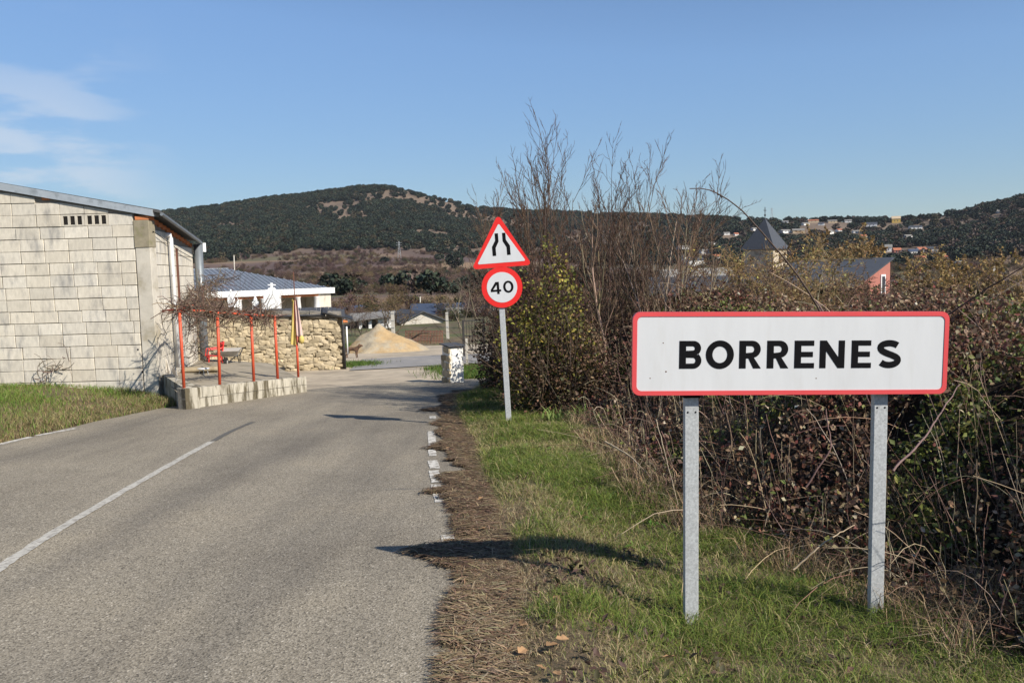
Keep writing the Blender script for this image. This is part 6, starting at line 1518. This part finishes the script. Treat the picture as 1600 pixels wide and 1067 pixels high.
# bright iris clump at the hedge foot
for (px, py, lab) in ((872, 668, 'clump of pale green iris blades at the hedge foot, left one'), (902, 664, 'clump of pale green iris blades at the hedge foot, right one')):
    q_ = gp(px, py); o = empty('iris_clump', (q_[0], q_[1], float(H(q_[:1], q_[1:2])[0])), 0, lab, 'plant', 'iris clumps'); m_ = 26
    b0 = np.stack((rg.normal(0, .09, m_), rg.normal(0, .09, m_), np.zeros(m_)), 1); V, Fs, C = blades_np(b0, rg.uniform(.2, .36, m_), rg.uniform(.028, .04, m_), rg.uniform(.2, .7, m_), pal([(.17, .24, .06), (.22, .28, .09)], m_, rg, .2), rg); veg_obj('blades', V, Fs, C, M_grass, o, stuff=True)
# fallen leaves
M_tanleaf = pm('fallen_leaf_tan', (.34, .205, .105), .8, var=(9, .2), trans=.2, orand=.25)
lm = MB(); ol = [(0, -.05, 0), (.022, -.03, .006), (.045, .0, .016), (.028, .018, .006), (.03, .045, .012), (0, .06, .004), (-.03, .045, .012), (-.028, .018, .006), (-.045, 0, .016), (-.022, -.03, .006)]; lm.add([(0, .005, -.004)] + ol, [(0, k + 1, (k + 1) % 10 + 1) for k in range(10)]); LM = lm.mesh('fallen_leaf', M_tanleaf)
for (px, py) in ((870, 945), (880, 1008), (862, 1016), (845, 1048), (1045, 1024), (820, 980), (815, 975), (700, 700), (712, 706), (750, 778), (800, 853), (757, 824), (870, 1060), (815, 1020)):
    q_ = gp(px, py, .05); o = link('fallen_leaf', LM); o.location = (q_[0], q_[1], max(float(H(q_[:1], q_[1:2])[0]), float(plane_z(q_[0], q_[1]))) + .045); o.rotation_euler = (random.uniform(-.5, .5), random.uniform(-.5, .5), random.uniform(0, 6)); s_ = random.uniform(.4, .75); o.scale = (s_,) * 3
    tag(o, 'tan dry leaf lying on the right verge grass', 'leaf', 'fallen leaves on the verge')
# bare vine over the pergola, twigs by the shed wall
def vine(name, segs, n, rad, label, seed, cols=[(.13, .085, .06), (.20, .14, .10), (.09, .06, .045)], up=.05):
    r_ = np.random.default_rng(seed); c0 = np.array(segs[0][0]); o = empty(name, tuple(c0), 0, label, 'vine'); P = []
    for _ in range(n):
        a_, b_ = segs[r_.integers(0, len(segs))]; t = r_.random(); p = np.array(a_) * (1 - t) + np.array(b_) * t + r_.normal(0, rad, 3) * np.array((1, 1, .6)); d = np.array(b_) - np.array(a_); d = d / np.linalg.norm(d) * r_.choice((-1, 1)) + r_.normal(0, .8, 3); d /= np.linalg.norm(d); L_ = r_.uniform(.15, .65); pts = []
        for i in range(6): pts.append(p.copy()); d = d + r_.normal(0, .35, 3) + np.array((0, 0, up - .06)); d /= np.linalg.norm(d); p = p + d * L_ / 5
        P.append(pts)
    P = np.array(P) - c0; v, f = tubes_np(P, np.repeat(r_.uniform(.004, .012, (n, 1)), 6, 1) * np.linspace(1, .5, 6), 4); veg_obj('stems', v, f, np.repeat(pal(cols, n, r_, .3), len(v) // n, 0), M_bark, o, stuff=True); return o
T = [p[1] for p in posts]
vine('pergola_vine', [(T[0], T[1]), (T[0], T[1]), (T[1], T[2]), (T[1], T[2]), (T[2], T[3]), (T[2], T[3]), (T[0], bk[0]), (T[1], bk[1]), (bk[0], bk[1]), (bk[1], bk[2])], 760, .085, 'tangled bare vine stems over the red pergola beams', 51)
z1_ = np.array(sp(SL * .5, .3, T[0][2] + .0)); z2_ = np.array(sp(SL - .3, .35, T[0][2] + .35)); z3_ = np.array(sp(SL * .55, .25, tz)); z4_ = np.array(sp(SL * .8, .25, tz))
vine('wall_vine', [(z1_, z2_), (z1_, z2_), (z1_, z3_), (z2_, z4_), (z2_, z2_ + np.array((.5, .3, .25)))], 420, .13, 'dark bare vine trunks and tangle against the shed side wall', 52, [(.07, .05, .04), (.12, .085, .06), (.20, .15, .11)], .08)
q1 = at(55, 590, YW - .3); q2 = at(112, 560, YW - .2)
vine('wall_brambles', [(q1, q2), (q1, at(100, 575, YW - .25))], 26, .05, 'few bare bramble stems against the block gable wall', 53, [(.10, .08, .06), (.16, .12, .09)], .1)
# bare trees beyond the lane and above the graves
sapling('bare_tree', basexy(612, 52), stems(4, rs2, .20, 3.0, .07, .2), rs2, [(7, .48, 48, .3), (6, .5, 48, .2), (5, .5, 44, .15)], [(.13, .095, .06), (.15, .105, .065), (.15, .10, .06), (.16, .11, .065)], 'bare brown tree behind the sand heap by the thick concrete post', 'tree', (500, .07, [(.20, .14, .06)]), wander=.4)
sapling('bare_tree', basexy(728, 60), stems(4, rs2, .22, 4.2, .06, .3), rs2, [(7, .48, 44, .3), (6, .5, 46, .2), (4, .5, 44, .15)], [(.16, .13, .10), (.17, .13, .10), (.17, .13, .10), (.18, .13, .10)], 'pale grey bare tree left of the dark roadside bush', 'tree', None, wander=.35)
sapling('bare_tree', basexy(382, 33.5), stems(5, rs2, .16, 3.7, .02, .35), rs2, [(6, .42, 36, .3), (4, .45, 36, .2)], BKD, 'thin bare shrub growing among the white graves', 'tree', None, wander=.25)
sapling('bare_tree', basexy(545, 54), stems(9, rs2, .3, 2.0, .03, .6), rs2, [(8, .48, 44, .2), (6, .5, 46, .2), (4, .5, 44, .15)], [(.10, .08, .06), (.11, .08, .06), (.12, .085, .065), (.12, .085, .065)], 'dense grey brown bush at the right end of the stone wall', 'bush', None, wander=.35)
fb = sapling('fallen_branches', basexy(640, 45), [(-.6, 0, 1.5, 0, 2.2, .06), (.2, 0, -1.4, .2, 1.8, .05), (.5, .1, 2.2, 0, 2.0, .05)], rs2, [(6, .5, 50, .2), (5, .5, 46, .2)], BKD, 'dark fallen branches lying right of the sand heap', 'branches', None, wander=.5, upw=-.1)

# ------------------------------------------------------------------ thin winter haze over the valley
b = MB(); b.box((-2750, -2750, -40), (2750, 2750, 190)); hz_o = b.build('haze', None)
mt = bpy.data.materials.new('haze'); mt.use_nodes = True; t = mt.node_tree; t.nodes.clear()
vo = t.nodes.new('ShaderNodeVolumePrincipled'); vo.inputs['Color'].default_value = (.80, .87, 1.0, 1); vo.inputs['Density'].default_value = HAZE; vo.inputs['Anisotropy'].default_value = .1
mo = t.nodes.new('ShaderNodeOutputMaterial'); t.links.new(vo.outputs[0], mo.inputs['Volume']); hz_o.data.materials.append(mt)
tag(hz_o, 'faint bluish winter haze filling the valley air', None, None, 'stuff')
